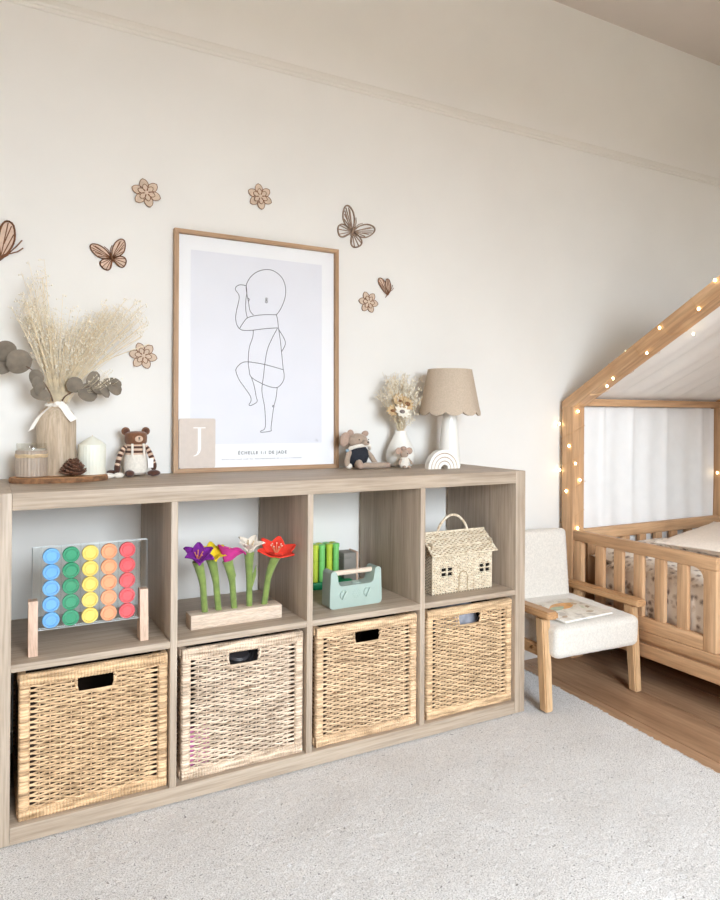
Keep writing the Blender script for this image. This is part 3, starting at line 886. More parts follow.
# roof slopes
rw = hw + .010; ez, rz_ = hh_ - .006, hh_ + .052
for s, nm in ((1, 'front'), (-1, 'back')):
    ya, yb = ((-.016, hd * .5) if s == 1 else (hd + .016, hd * .5))
    L = math.hypot(yb - ya, rz_ - ez)
    wv, st = weave(2 * rw, 0, L, 16, 26, -rw + .002, rw - .002, [], amp=.0022, hh=.0027, tt=.0015, sub=3, nsec=5, pair=False, seed=12 + s)
    tilt = math.atan2(abs(yb - ya), rz_ - ez)
    rot = (-tilt, 0, 0) if s == 1 else (-tilt, 0, PI)
    o = stuff(wv.build('roof_slope', 'seagrass', H, loc=(0, ya, ez), rot=rot, ang=80)); o.color = hc
    o = MB().span((-rw, .0012, 0), (rw, .003, L)).build('roof_backing', 'seagrass', H, loc=(0, ya, ez), rot=rot, smooth=False); o.color = lin((170, 150, 124))
    o = MB().tube([(-rw, ya, ez), (rw, ya, ez)], .003, 8).build('eave_cord', 'seagrass', H); o.color = hc
    for zf in (.35, .68):
        o = MB().tube([(-rw, ya + (yb - ya) * zf, ez + (rz_ - ez) * zf + .003), (rw, ya + (yb - ya) * zf, ez + (rz_ - ez) * zf + .003)], .0022, 6).build('roof_cord', 'seagrass', H); o.color = hc
o = MB().tube([(-rw, hd * .5, rz_), (rw, hd * .5, rz_)], .004, 8).build('ridge_cord', 'seagrass', H); o.color = hc
o = MB().tube([(-.058 + .116 * i / 20, hd * .5, rz_ - .004 + .056 * math.sin(PI * i / 20) ** .62) for i in range(21)], .0042, 8).build('handle', 'seagrass', H); o.color = lin((236, 222, 200))
o = MB().tube([(-.016, -.004, .004), (-.016, -.004, .048), (-.012, -.004, .060), (0, -.004, .066), (.012, -.004, .060), (.016, -.004, .048), (.016, -.004, .004)], .0018, 6).build('door_cord', 'seagrass', H); o.color = lin((196, 178, 148))
for k in range(2):
    cxw = (-.060, .083)[k]
    for (a, b) in (((cxw - .021, -.003, .068), (cxw + .021, -.003, .068)), ((cxw, -.003, .055), (cxw, -.003, .081))):
        o = MB().tube([a, b], .0022, 6).build('window_bar', 'seagrass', H); o.color = lin((240, 228, 206))
    o = MB().tube([(cxw - .021, -.003, .0545), (cxw + .021, -.003, .0545), (cxw + .021, -.003, .0815), (cxw - .021, -.003, .0815)], .0016, 6, closed=True).build('window_edge', 'seagrass', H); o.color = hc

# ------------------------------------------------------------------ tray with vase, candles and cone on the shelf top
rnd = random.Random(21)
TR = thing('wood_slice_tray', 'oval wooden slice tray with dark bark edge at the left end of the shelf', 'tray', (.150, .272, TOP))
def oval(n, rx, ry, w=.03, seed=3):
    r_ = random.Random(seed); ph = [r_.uniform(0, 6) for _ in range(4)]
    return [((rx * math.cos(a)) * (1 + w * math.sin(3 * a + ph[0]) * .6 + w * math.sin(5 * a + ph[1]) * .5), (ry * math.sin(a)) * (1 + w * math.sin(2 * a + ph[2]) + w * .5 * math.sin(7 * a + ph[3]))) for a in [2 * PI * i / n for i in range(n)]]
MB().prism(oval(56, .112, .076), 0.001, .0135, 'Z').build('slab', 'tray_wood', TR, ang=30)
ov = oval(56, .1125, .0765)
MB().surf(lambda u, v: ((lambda p: (p[0] * (1 + .012 * math.sin(v * PI)), p[1] * (1 + .018 * math.sin(v * PI)), .0 + .0125 * v))(ov[int(round(u * 56)) % 56])), 56, 4, .0016).build('bark_edge', 'bark', TR, ang=60)
TT = TOP + .0136
# ribbed jar candle
J = thing('jar_candle', 'taupe ribbed glass jar candle tied with twine on the wooden tray', 'candle', (.087, .262, TT))
rib = lambda a, z: 1 + .05 * abs(math.sin(a * 13))
MB().lathe([(.0, 0), (.031, 0), (.0345, .003), (.0345, .066), (.033, .067), (.0, .067)], 128, mod=rib).build('ribbed_body', 'candle_taupe', J)
MB().lathe([(.0345, .0665), (.0345, .083), (.0337, .0842), (.0330, .083), (.0330, .0672)], 64).build('glass_rim', 'jar_glass', J)
MB().lathe([(0, .0672), (.0325, .0672), (.0325, .0705), (0, .0705)], 40).build('wax', 'wax_grey', J)
MB().tube([(0, 0, .0705), (.001, 0, .079)], .0008, 5).build('wick', 'black_thread', J)
for z in (.0505, .0535, .0565):
    MB().tube([(.0362 * math.cos(2 * PI * i / 40), .0362 * math.sin(2 * PI * i / 40), z + .0008 * math.sin(i)) for i in range(40)], .0013, 6, closed=True).build('twine', 'twine', J)
MB().tube(smooth_path([(.004, -.037, .053), (.014, -.041, .0555), (.022, -.037, .0535), (.012, -.040, .051), (.004, -.038, .053), (-.008, -.040, .056), (-.014, -.038, .054), (-.006, -.039, .051), (.004, -.038, .053)], 4), .0011, 5).build('twine_bow', 'twine', J)
# wooden vase
V = thing('wooden_vase', 'tall pale wooden bottle vase with white ribbon round its neck on the tray', 'vase', (.146, .302, TT))
fac = lambda a, z: 1 + .006 * abs(math.sin(a * 5)) + .003 * math.sin(a * 9 + z * 30)
MB().lathe([(0, 0), (.044, 0), (.0462, .003), (.0465, .13), (.0455, .146), (.040, .160), (.030, .172), (.024, .177), (.0225, .181), (.0225, .190), (.019, .190), (.018, .165), (.0, .165)], 64, mod=fac).build('body', 'vase_wood', V)
for a0 in (-2.2, -1.62, -1.15):
    MB().tube([(.0468 * math.cos(a0) , .0468 * math.sin(a0), .004 + .142 * i / 12) for i in range(13)], .0005, 5).build('board_seam', 'shelf_z', V)
MB().tube([(.0245 * math.cos(2 * PI * i / 30), .0245 * math.sin(2 * PI * i / 30), .181 + .001 * math.sin(2 * i)) for i in range(30)], .004, 8, closed=True).build('ribbon_band', 'ribbon', V)
def strip(path, w, th=.0012):
    pts = smooth_path(path, 6); k = len(pts)
    def fn(u, v):
        p = pts[min(int(round(u * (k - 1))), k - 1)]
        return (p.x + (v - .5) * w * .72, p.y - .001, p.z + (v - .5) * w * .72)
    return MB().surf(fn, k - 1, 3, th)
def strip2(path, w, d, th=.0012):
    pts = smooth_path(path, 6); k = len(pts)
    def fn(u, v):
        p = pts[min(int(round(u * (k - 1))), k - 1)]
        return (p.x + (v - .5) * w * d[0], p.y + (v - .5) * w * d[1], p.z + (v - .5) * w * d[2])
    return MB().surf(fn, k - 1, 3, th)
strip2([(-.006, -.028, .186), (-.026, -.044, .170), (-.046, -.058, .148), (-.062, -.064, .118)], .016, (.75, -.1, .5)).build('ribbon_tail', 'ribbon', V)
strip2([(.002, -.028, .187), (.014, -.036, .176), (.024, -.046, .158), (.036, -.052, .142)], .019, (.8, 0, .45)).build('ribbon_tail', 'ribbon', V)
MB().ball((0, -.030, .185), (.009, .006, .006), 12, 8).build('ribbon_knot', 'ribbon', V)
# dried grass bunch
MZ = TT + .174
B = thing('dried_grass_bunch', 'bunch of bleached wispy dried grasses fanning out of the wooden vase', 'dried grass', (.146, .302, MZ - .008))
st, fl = MB(), MB()
def floret(mb, p, r):
    p = Vector(p)
    mb.add([p + Vector((r, 0, 0)), p + Vector((-r, 0, 0)), p + Vector((0, r, 0)), p + Vector((0, -r, 0)), p + Vector((0, 0, r * 1.5)), p + Vector((0, 0, -r * 1.5))],
           [[0, 2, 4], [2, 1, 4], [1, 3, 4], [3, 0, 4], [2, 0, 5], [1, 2, 5], [3, 1, 5], [0, 3, 5]])
plumes = [(-.052, .290, .018, .040, 40), (-.076, .250, .012, .035, 22), (-.022, .225, .020, .030, 30), (.022, .195, .020, .030, 30), (.060, .215, .020, .028, 34), (.118, .258, .016, .020, 34), (.165, .276, .010, .014, 16), (.207, .262, .010, .022, 24)]
for (px, pz, sx, sz, n) in plumes:
    for i in range(n):
        tip = Vector((rnd.gauss(px, sx), rnd.uniform(-.055, .035), rnd.gauss(pz, sz)))
        b0 = Vector((rnd.uniform(-.011, .011), rnd.uniform(-.011, .011), -.10))
        m1 = Vector((b0.x * .8 + tip.x * .10, tip.y * .1, .03)); m2 = Vector((tip.x * .52, tip.y * .5, tip.z * .55 + .01))
        p = smooth_path([b0, m1, m2, tip], 4)
        st.tube(p, [.0006] * (len(p) - 1) + [.0003], 3, cap=False)
        for q in range(8):
            t = 1 - .42 * rnd.random() ** 1.4; k = t * (len(p) - 1); i0 = min(int(k), len(p) - 2)
            a = p[i0].lerp(p[i0 + 1], k - i0)
            dr = Vector((rnd.gauss(0, 1), rnd.gauss(0, 1) * .8, rnd.uniform(.1, 1.3))).normalized() * rnd.uniform(.008, .020)
            e = a + dr
            st.tube([a, a + dr * .5 + Vector((0, 0, .001)), e], [.0004, .0003, .0003], 3, cap=False)
            floret(fl, e, rnd.uniform(.0011, .0026))
            if rnd.random() < .6: floret(fl, a + dr * .6 + Vector((rnd.uniform(-.003, .003), 0, rnd.uniform(0, .004))), rnd.uniform(.001, .002))
for e in ((.205, .205), (.225, .185)):
    p = smooth_path([(0, 0, -.08), (.02, -.005, .03), (.09, -.012, .12), (e[0], -.02, e[1])], 6)
    st.tube(p, .0011, 4, cap=False)
for i in range(46):
    e = Vector((rnd.gauss(.105, .02), -.03 + rnd.uniform(-.01, .02), rnd.gauss(.092, .014)))
    st.tube([(.045, -.01, .05), (e.x * .8, e.y, e.z * .75), e], .0003, 3, cap=False); floret(fl, e, .0019)
stuff(st.build('stems', 'straw', B, ang=80)); stuff(fl.build('florets', 'straw_pale', B, smooth=False))
# eucalyptus branches
def round_leaf(L, w, fold=.25, droop=.2):
    def fn(u, v):
        s = (v - .5) * 2
        wd = w * .5 * math.sqrt(max(0, 1 - (2 * u - 1) ** 2)) + .0005
        return (L * u, wd * s, fold * wd * s * s - droop * L * u * u)
    return MB().surf(fn, 10, 6, .0009)
def branch(name, label, path, leaves):
    t = thing(name, label, 'branch', (.146, .302, MZ + .014))
    p = smooth_path(path, 6)
    MB().tube(p, [.0020 - .0010 * i / (len(p) - 1) for i in range(len(p))], 6).build('stem', 'euca_stem', t)
    for (x, y, z, L, w, rx, ry, rz) in leaves:
        round_leaf(L, w).build('leaf', 'euca', t, loc=(x, y, z), rot=(rx, ry, rz))
branch('eucalyptus_branch', 'dried eucalyptus branch with round grey leaves leaning left from the wooden vase',
       [(0, 0, -.06), (-.012, -.014, .01), (-.032, -.020, .050), (-.060, -.026, .082), (-.108, -.030, .108), (-.135, -.03, .115)],
       [(-.058, -.030, .108, .064, .060, 1.35, .25, PI + .15), (-.092, -.034, .120, .058, .052, 1.25, -.15, PI + .3), (-.106, -.028, .105, .050, .048, 1.6, .5, PI - .3),
        (-.058, -.030, .082, .044, .036, 1.45, 1.15, .25), (-.030, -.026, .048, .036, .026, 1.2, .9, PI + .2), (-.016, -.022, .012, .052, .030, 1.5, -.35, PI + .15),
        (-.048, -.030, .066, .034, .026, 1.5, 1.5, 0), (-.128, -.03, .115, .045, .045, 1.3, .1, PI)])
branch('eucalyptus_branch', 'dried eucalyptus branch with grey leaves leaning right from the wooden vase',
       [(0, 0, -.06), (.012, -.016, .006), (.040, -.024, .030), (.080, -.028, .044), (.118, -.030, .052), (.140, -.03, .052)],
       [(.046, -.030, .034, .052, .048, 1.3, .3, 0), (.060, -.032, .044, .042, .040, 1.45, -.1, PI), (.074, -.030, .042, .046, .030, 1.4, -1.15, .1), (.078, -.032, .046, .040, .036, 1.3, .3, .1),
        (.100, -.030, .050, .042, .020, 1.5, 1.0, 0), (.106, -.030, .054, .050, .024, 1.2, -.1, .15), (.118, -.032, .054, .046, .032, 1.4, .65, .1), (.128, -.03, .056, .030, .02, 1.3, .2, .2)])
# pine cone
PC = thing('pine_cone', 'brown open pine cone on the tray in front of the pillar candle', 'pine cone', (.181, .240, TT))
mb = MB()
for k in range(48):
    f = k / 47; a = k * 2.399963; r = .030 * (1 - .75 * f ** 1.6) * (1 if f > .08 else .8); z = .005 + .033 * f
    def sc(u, v, a=a, r=r, z=z, f=f):
        s = (v - .5) * 2; w = .0120 * (1 - f * .5) * (math.sin(PI * (.15 + .7 * u)))
        x = r * (.25 + .85 * u); y = w * s
        return (x * math.cos(a) - y * math.sin(a), x * math.sin(a) + y * math.cos(a), z + .007 * u * u - .003 * (1 - f) + .0012 * s * s)
    mb.surf(sc, 4, 3, .0022)
mb.ball((0, 0, .018), (.010, .010, .018), 10, 8)
stuff(mb.build('scales', 'cone', PC, ang=50))
# ribbed pillar candle
PL = thing('pillar_candle', 'ivory ribbed pillar candle with peaked top at the right of the tray', 'candle', (.230, .288, TT))
MB().lathe([(0, 0), (.0325, 0), (.0330, .001), (.0330, .076), (.0328, .078), (.016, .0915), (.002, .1000), (0, .0965)], 120, mod=lambda a, z: 1 + (.025 * abs(math.sin(a * 13)) if z < .086 else .01 * abs(math.sin(a * 13)))).build('wax', 'wax_white', PL)
MB().tube([(0, 0, .0985), (.0006, 0, .1025)], .0008, 5).build('wick', 'twine', PL)
# small bits right of the tray
mb = MB().ball((-.012, 0, .0075), (.016, .010, .0075), 14, 9).ball((.013, .002, .0075), (.014, .010, .0075), 14, 9)
tag(mb.build('pebble_ornament', 'cream_yarn', loc=(.283, .285, TOP)), 'small white knobbly ornament lying between the tray and the bear', 'ornament')
mb = MB().ball((0, 0, .009), (.012, .009, .009), 12, 8).lathe([(.0, .010), (.0118, .010), (.0108, .016), (.004, .0185), (0, .0185)], 14)
tag(mb.build('acorn', 'dark_yarn', loc=(.286, .345, TOP)), 'small brown nut lying behind the white ornament', 'nut')

# ------------------------------------------------------------------ crocheted bear
Z_ = .0004
BR = thing('crochet_bear', 'brown crocheted bear in striped top and white dungarees sitting beside the frame', 'soft toy', (.348, .338, TOP + Z_), (0, 0, .0))
MB().lathe([(0, .004), (.022, .004), (.031, .010), (.0325, .03), (.0305, .048), (.0285, .060), (0, .062)], 28, sy=.8).build('dungarees', 'cream_yarn', BR)
stripes = MB()
for k in range(5):
    z = .0585 + k * .0062
    stripes.lathe([(0, z), (.0278 - .0006 * k, z), (.0284 - .0006 * k, z + .0031), (.0278 - .0006 * k, z + .0062), (0, z + .0062)], 28, m=k % 2, sy=.8)
stripes.build('striped_top', ['beige_yarn', 'dark_yarn'], BR)
for s, dz in ((-.013, 0), (.018, 0)):
    MB().tube([(s, -.0235, .056), (s, -.0245, .075), (s * .95, -.020, .090)], .0032, 6, flat=.6).build('strap', 'cream_yarn', BR)
MB().lathe([(0, .087), (.025, .088), (.0295, .094), (.0300, .108), (.0285, .119), (.022, .1235), (0, .1245)], 28, sy=.85).build('head', 'brown_yarn', BR)
for s in (-1, 1):
    e = MB().ball((s * .0265, .002, .1245), (.0115, .006, .0115), 14, 10).build('ear', 'brown_yarn', BR)
    MB().ball((s * .0265, -.0035, .1245), (.007, .002, .007), 12, 8).build('inner_ear', 'dark_yarn', e)
mz = MB().ball((.004, -.0255, .1035), (.0108, .0045, .009), 14, 9).build('muzzle', 'beige_yarn', BR)
MB().ball((.004, -.0302, .1065), (.003, .0012, .0018), 8, 6).tube([(.004, -.0300, .106), (.004, -.0303, .1015)], .0006, 5).tube([(.0005, -.0298, .1012), (.004, -.0303, .1005), (.0075, -.0298, .1012)], .0006, 5).build('stitched_nose', 'black_thread', mz)
def arm(path, label):
    p = smooth_path(path, 6); n = len(p); m = MB()
    k = 9
    for i in range(k):
        a = int(i * (n - 1) / k); b = int((i + 1) * (n - 1) / k)
        if b > a: m.tube(p[a:b + 1], .0072, 10, m=i % 2)
    m.build('arm', ['beige_yarn', 'dark_yarn'], BR)
    MB().ball(tuple(p[-1] + Vector((0, 0, -.006))), (.0085, .008, .015), 12, 9).build('hand', 'dark_yarn', BR)
arm([(-.026, -.002, .082), (-.036, -.006, .072), (-.044, -.010, .054), (-.050, -.014, .030)], 'l')
arm([(.025, -.002, .082), (.034, -.006, .068), (.041, -.010, .050), (.046, -.012, .034)], 'r')
MB().ball((-.021, -.034, .0095), (.0125, .014, .0095), 14, 9).build('foot', 'dark_yarn', BR)
MB().ball((.043, -.030, .0088), (.0175, .011, .0088), 14, 9, rot=(0, 0, -.2)).build('foot', 'dark_yarn', BR)
MB().box((.036, -.022, .036), (.014, .001, .026), .0003, (0, 0, -.1)).build('care_tag', 'white_ink', BR)

# ------------------------------------------------------------------ framed print
FR = thing('framed_print', 'large oak framed line drawing of a sleeping baby leaning on the wall', 'picture', (.7225, .3815, TOP), (-.016, 0, 0))
fw, fh, bw = .2635, .7195, .0125
def bar(poly, d0, d1, name, mat): MB().prism(poly, d0, d1, 'Y').build(name, mat, FR, smooth=False)
bar([(-fw, 0), (fw, 0), (fw - bw, bw), (-fw + bw, bw)], -.010, .010, 'frame_bar', 'oak_frame_x')
bar([(-fw, fh), (fw, fh), (fw - bw, fh - bw), (-fw + bw, fh - bw)], -.010, .010, 'frame_bar', 'oak_frame_x')
bar([(-fw, 0), (-fw, fh), (-fw + bw, fh - bw), (-fw + bw, bw)], -.010, .010, 'frame_bar', 'oak_frame_z')
bar([(fw, 0), (fw, fh), (fw - bw, fh - bw), (fw - bw, bw)], -.010, .010, 'frame_bar', 'oak_frame_z')
MB().span((-fw + bw, .004, bw), (fw - bw, .008, fh - bw)).build('backing_paper', 'paper', FR, smooth=False)
MB().span((-.214, .0036, .083), (.208, .0041, .664)).build('print_panel', 'print_panel', FR, smooth=False)
MB().span((-fw + bw, -.0010, bw), (fw - bw, .0002, fh - bw)).build('glass_pane', 'glass', FR, smooth=False)
LINES = {
'head': [(-21,482),(-33,496),(-38,524),(-43,548),(-45,572),(-33,598),(-11,618),(18,629),(44,627),(68,612),(80,591),(84,566),(79,537),(66,507),(53,489)],
'shoulder': [(53,489),(12,486),(-20,480),(-41,472),(-53,458),(-66,437)],
'arm': [(-46,572),(-62,573),(-74,568),(-79,557),(-68,541),(-68,524),(-75,493),(-78,468),(-73,447),(-60,434),(-32,434),(13,442),(57,448)],
'inner': [(-45,572),(-43,551),(-46,526),(-46,495),(-41,472)],
'nose': [(-41,534),(-35,531),(-38,523)],
'back': [(53,489),(57,472),(60,447),(66,409),(70,372),(76,316)],
'elbow': [(60,444),(83,404),(70,372)],
'leg': [(57,448),(36,408),(23,375),(15,330),(11,294),(6,256),(8,231),(15,194),(17,134),(3,122),(5,118),(35,122),(36,134),(44,194),(52,226),(56,259)],
'belly': [(-22,435),(-24,413),(-35,379),(-38,335),(-35,311),(-28,289),(8,269),(40,259),(60,261),(76,280),(79,299),(76,316)],
'thigh': [(76,316),(15,330),(-38,336),(-60,331),(-75,315),(-76,303),(-66,279),(-46,252),(-31,230),(-29,215),(-35,204),(-30,201),(-10,213),(-13,231),(-19,262),(-28,289)],
'ear1': [(20,540),(23,537),(20,533),(17,537),(20,540)], 'ear2': [(20,532),(24,528),(20,524),(16,528),(20,532)], 'dot': [(41,202),(45,202),(45,198),(41,198),(41,202)]}
def ribbon2d(pts, w, y):
    n = len(pts); vs_ = []; fs = []
    for i, p in enumerate(pts):
        t = (pts[min(i + 1, n - 1)] - pts[max(i - 1, 0)]); t = t.normalized() if t.length > 1e-9 else Vector((1, 0))
        nx, nz = -t.y * w / 2, t.x * w / 2
        vs_ += [(p.x + nx, y, p.y + nz), (p.x - nx, y, p.y - nz)]
    for i in range(n - 1): fs.append([2 * i, 2 * i + 1, 2 * i + 3, 2 * i + 2])
    return vs_, fs
mb = MB()
for nm, l in LINES.items():
    mb.add(*ribbon2d([Vector((p.x / 1000, p.y / 1000)) for p in smooth_path(l, 5)], .0019, .0033))
mb.build('line_drawing', 'ink', FR, smooth=False)
def text(body, size, name, mat, parent, loc, rot=(PI / 2, 0, 0), spacing=1.0):
    cu = bpy.data.curves.new('tmp_text', 'FONT'); cu.body = body; cu.size = size; cu.align_x = 'CENTER'; cu.align_y = 'CENTER'
    cu.space_character = spacing; cu.extrude = 0.0001; cu.resolution_u = 3; cu.offset = size * .012
    o = bpy.data.objects.new('tmp_text', cu); COL.objects.link(o)
    bpy.context.view_layer.update()
    dg = bpy.context.evaluated_depsgraph_get()
    me = bpy.data.meshes.new_from_object(o.evaluated_get(dg)); me.materials.clear(); me.materials.append(M[mat])
    bpy.data.objects.remove(o)
    return place(name, me, parent, loc, rot)
text('ÉCHELLE 1:1 DE JADE', .0132, 'caption', 'ink', FR, (.0095, .0036, .0545), spacing=1.28)
mb = MB(); x = -.119; r_ = random.Random(5)                   # a line of print too fine to read
while x < .136:
    w = r_.choice((.002, .0026, .0032)); mb.span((x, .0034, .0345), (x + w, .0038, .0345 + r_.choice((.0022, .003)))); x += w + .0012 + (.004 if r_.random() < .15 else 0)
stuff(mb.build('fine_print', 'ink_grey', FR, smooth=False))
mb = MB(); mb.add(*ribbon2d([Vector((p.x, p.y)) for p in smooth_path([(.186, .088), (.189, .096), (.192, .089), (.195, .093), (.192, .086)], 4)], .0012, .0034)); mb.build('signature', 'ink_grey', FR, smooth=False)
# letter card on the frame's lower edge
LC = thing('letter_card', 'rosy beige card with white serif letter standing in the frame corner', 'card', (.5275, .3770, TOP + .0135), (-.016, 0, 0))
cw, ch = .0535, .147
cp = rr([(-cw, 0), (cw, 0), (cw, ch), (-cw, ch)], .006)
MB().prism(cp, -.0012, .0012, 'Y').build('card', 'card', LC, smooth=False)
jl = [(-.012, .118), (.024, .118), (.024, .1205), (-.012, .1205)]
MB().prism(jl, -.0016, -.0011, 'Y').build('letter_serif', 'white_ink', LC, smooth=False)
jb = [(.0015, .118), (.0105, .118), (.0105, .058), (.0085, .048), (.0035, .041), (-.004, .0365), (-.011, .035), (-.011, .0365), (-.005, .039), (-.001, .044), (.0012, .052), (.0015, .060)]
MB().prism(jb, -.0016, -.0011, 'Y').build('letter_stroke', 'white_ink', LC, smooth=False)

# ------------------------------------------------------------------ mouse doll
MO = thing('mouse_doll', 'taupe mouse doll in black dungarees and white collar sitting beside the frame', 'soft toy', (1.028, .318, TOP + Z_))
MB().ball((0, .004, .090), (.035, .028, .024), 18, 12).build('head', 'mouse_felt', MO)
MB().ball((-.046, .002, .094), (.017, .008, .024), 14, 10, rot=(0, .25, 0)).build('ear', 'mouse_ear', MO)
MB().ball((.028, .004, .112), (.013, .007, .010), 14, 10, rot=(0, -.3, 0)).build('ear', 'mouse_ear', MO)
MB().ball((-.024, .006, .114), (.012, .007, .012), 14, 10).build('hair_tuft', 'mouse_ear', MO)
MB().ball((.012, -.030, .084), (.014, .012, .010), 12, 9).build('snout', 'mouse_felt', MO)
MB().ball((.016, -.042, .086), .0028, 8, 6).ball((-.008, -.026, .094), .002, 8, 6).ball((.028, -.022, .094), .002, 8, 6).build('eyes_and_nose', 'black_thread', MO)
cl = [(-.037, -.012, .064), (-.020, -.026, .072), (.004, -.030, .076), (.026, -.026, .075), (.039, -.010, .064)]
MB().tube(smooth_path(cl, 5), [.006] * 21, 8).build('collar', 'cream_yarn', MO)
MB().ball((-.040, -.008, .058), (.008, .006, .006), 10, 8).build('scarf_end', 'blue_cloth', MO)
MB().lathe([(0, .002), (.016, .003), (.030, .018), (.0385, .040), (.036, .058), (.026, .070), (0, .073)], 24, sy=.75).build('dungarees', 'navy', MO)
MB().tube(smooth_path([(-.026, -.004, .058), (-.040, -.012, .044), (-.046, -.016, .022), (-.044, -.018, .010)], 5), [.009] * 16, 10).build('arm', 'mouse_felt', MO)
MB().tube(smooth_path([(.028, -.004, .056), (.042, -.010, .040), (.056, -.014, .018), (.062, -.016, .010)], 5), [.0085] * 16, 10).build('arm', 'mouse_felt', MO)
MB().ball((-.040, -.018, .0095), (.011, .011, .0095), 12, 9).build('hand', 'cream_yarn', MO)
MB().tube(smooth_path([(-.010, -.018, .012), (-.012, -.034, .020), (-.013, -.046, .012)], 5), [.011] * 11, 10).build('leg', 'mouse_felt', MO)
MB().ball((-.013, -.047, .0115), (.0115, .012, .0115), 12, 9).build('foot', 'mouse_ear', MO)
MB().tube(smooth_path([(.012, -.016, .010), (.05, -.022, .0098), (.094, -.018, .0092)], 6), [.0095] * 12 + [.0088], 10).build('leg', 'mouse_felt', MO)
MB().ball((.098, -.018, .0088), (.014, .010, .0088), 12, 9).build('foot', 'mouse_ear', MO)

# ------------------------------------------------------------------ small vase with dried flowers
SV = thing('teardrop_vase', 'white ceramic teardrop vase behind the small mouse figure', 'vase', (1.198, .335, TOP))
MB().lathe([(0, 0), (.033, 0), (.040, .004), (.0475, .022), (.0495, .038), (.046, .056), (.036, .080), (.026, .100), (.0205, .114), (.0200, .121), (.0175, .121), (.0165, .100), (0, .098)], 44).build('body', 'ceramic', SV)
SB = thing('dried_posy', 'posy of fluffy bleached dried grasses in the white teardrop vase', 'dried grass', (1.198, .335, TOP + .099))
st, fl = MB(), MB()
for i in range(190):
    tip = Vector((rnd.gauss(-.004, .040), rnd.uniform(-.05, .03), rnd.gauss(.150, .040)))
    tip.x = max(-.085, min(.07, tip.x)); tip.z = min(.215, max(.06, tip.z))
    p = smooth_path([(rnd.uniform(-.008, .008), rnd.uniform(-.008, .008), .0), (tip.x * .35, tip.y * .3, tip.z * .5), tip], 4)
    st.tube(p, .0006, 3, cap=False)
    for q in range(10):
        a = p[-1].lerp(p[-4], rnd.random()); dr = Vector((rnd.gauss(0, 1), rnd.gauss(0, .8), rnd.gauss(.3, 1))).normalized() * rnd.uniform(.006, .016)
        st.tube([a, a + dr], .0004, 3, cap=False); floret(fl, a + dr, rnd.uniform(.0014, .003))
stuff(st.build('stems', 'straw', SB, ang=80)); stuff(fl.build('florets', 'straw_pale', SB, smooth=False))
def bloom(name, label, c, r, n, pm, cm, tilt=1.2, rz=0.0, inner=.34):
    t = thing(name, label, 'dried flower', (c[0], c[1], TOP + .112))
    h = c[2] - (TOP + .112)
    q = Matrix.Translation((0, 0, h)) @ Euler((tilt, 0, rz)).to_matrix().to_4x4()
    base = Vector((1.198 - c[0], .335 - c[1], -.008))
    MB().tube(smooth_path([base, (base.x * .5, base.y * .55, h * .5), (0, .004, h)], 5), .0009, 5).build('stem', 'straw', t)
    me = petal(r, r * .5, .5, .2, .0012, nu=5, nv=4)
    m = MB()
    for k in range(n):
        m.add(me.v, me.f, 0, q @ Matrix.Rotation(2 * PI * k / n + .1, 4, 'Z'))
    m.build('petals', pm, t)
    MB().ball(tuple(q @ Vector((0, 0, .003))), (r * inner, r * inner * .7, r * inner * .6), 12, 8, rot=(tilt, 0, rz)).build('disc', cm, t)
bloom('dried_daisy', 'pale dried daisy with grey centre at the front of the teardrop vase', (1.166, .272, .946), .030, 10, 'straw_pale', 'grey_disc', 1.0)
bloom('dried_everlasting', 'tan dried everlasting flower above the pale daisy', (1.168, .292, .982), .029, 13, 'cloth_tan', 'bark', 1.1, inner=.25)
bloom('dried_everlasting', 'brown centred dried flower at the right of the posy', (1.194, .288, .972), .026, 12, 'cloth_tan', 'bark', 1.25, .3, .45)
bloom('dried_everlasting', 'small tan dried flower low at the left of the posy', (1.138, .285, .950), .022, 10, 'cloth_tan', 'bark', 1.2, -.3)
# small mouse figure
SM = thing('mouse_figure', 'tiny felt mouse with round ears sitting in front of the teardrop vase', 'soft toy', (1.170, .262, TOP + Z_))
MB().lathe([(0, .001), (.014, .002), (.0185, .012), (.0175, .024), (.012, .036), (0, .040)], 20).build('body', 'cream_yarn', SM)
MB().ball((-.002, -.004, .047), (.0145, .013, .0135), 14, 10).build('head', 'mouse_felt', SM)
for s in (-1, 1): MB().ball((s * .0195 - .001, 0, .056), (.0135, .004, .0115), 12, 9).build('ear', 'mouse_ear', SM)
MB().ball((-.004, -.002, .064), (.011, .010, .008), 12, 9).build('hat', 'mouse_ear', SM)
MB().ball((.003, -.017, .048), .0018, 8, 6).build('nose', 'black_thread', SM)
for s in (-1, 1):
    MB().tube(smooth_path([(s * .012, -.004, .030), (s * .021, -.008, .020), (s * .023, -.010, .012)], 4), .0042, 8).build('arm', 'mouse_felt', SM)
    MB().ball((s * .009, -.017, .005), (.006, .008, .005), 10, 7).build('foot', 'mouse_felt', SM)

# ------------------------------------------------------------------ table lamp
L_ = thing('table_lamp', 'white cone table lamp with taupe scalloped fabric shade near the shelf end', 'lamp', (1.352, .268, TOP))
MB().lathe([(0, 0), (.037, 0), (.0385, .003), (.0375, .02), (.032, .09), (.026, .150), (.0225, .185), (.021, .195), (0, .195)], 40).build('base', 'ceramic', L_)
NS = 11
def shade(u, v):
    a = v * 2 * PI
    r = .1050 - .0300 * u
    lo = .186 - .0125 * abs(math.sin(a * NS / 2)) ** .7
    return (r * math.cos(a), r * math.sin(a), lo + (.198 - lo) * (u / .125) if u < .125 else .198 + (.330 - .198) * (u - .125) / .875)
MB().surf(shade, 8, 176, .0016).build('shade', 'shade', L_, ang=60)
MB().tube([(.0752 * math.cos(2 * PI * i / 48), .0752 * math.sin(2 * PI * i / 48), .3295) for i in range(48)], .0016, 6, closed=True).build('top_ring', 'shade', L_)
mb = MB().tube([(0, 0, .195), (0, 0, .225)], .014, 14)
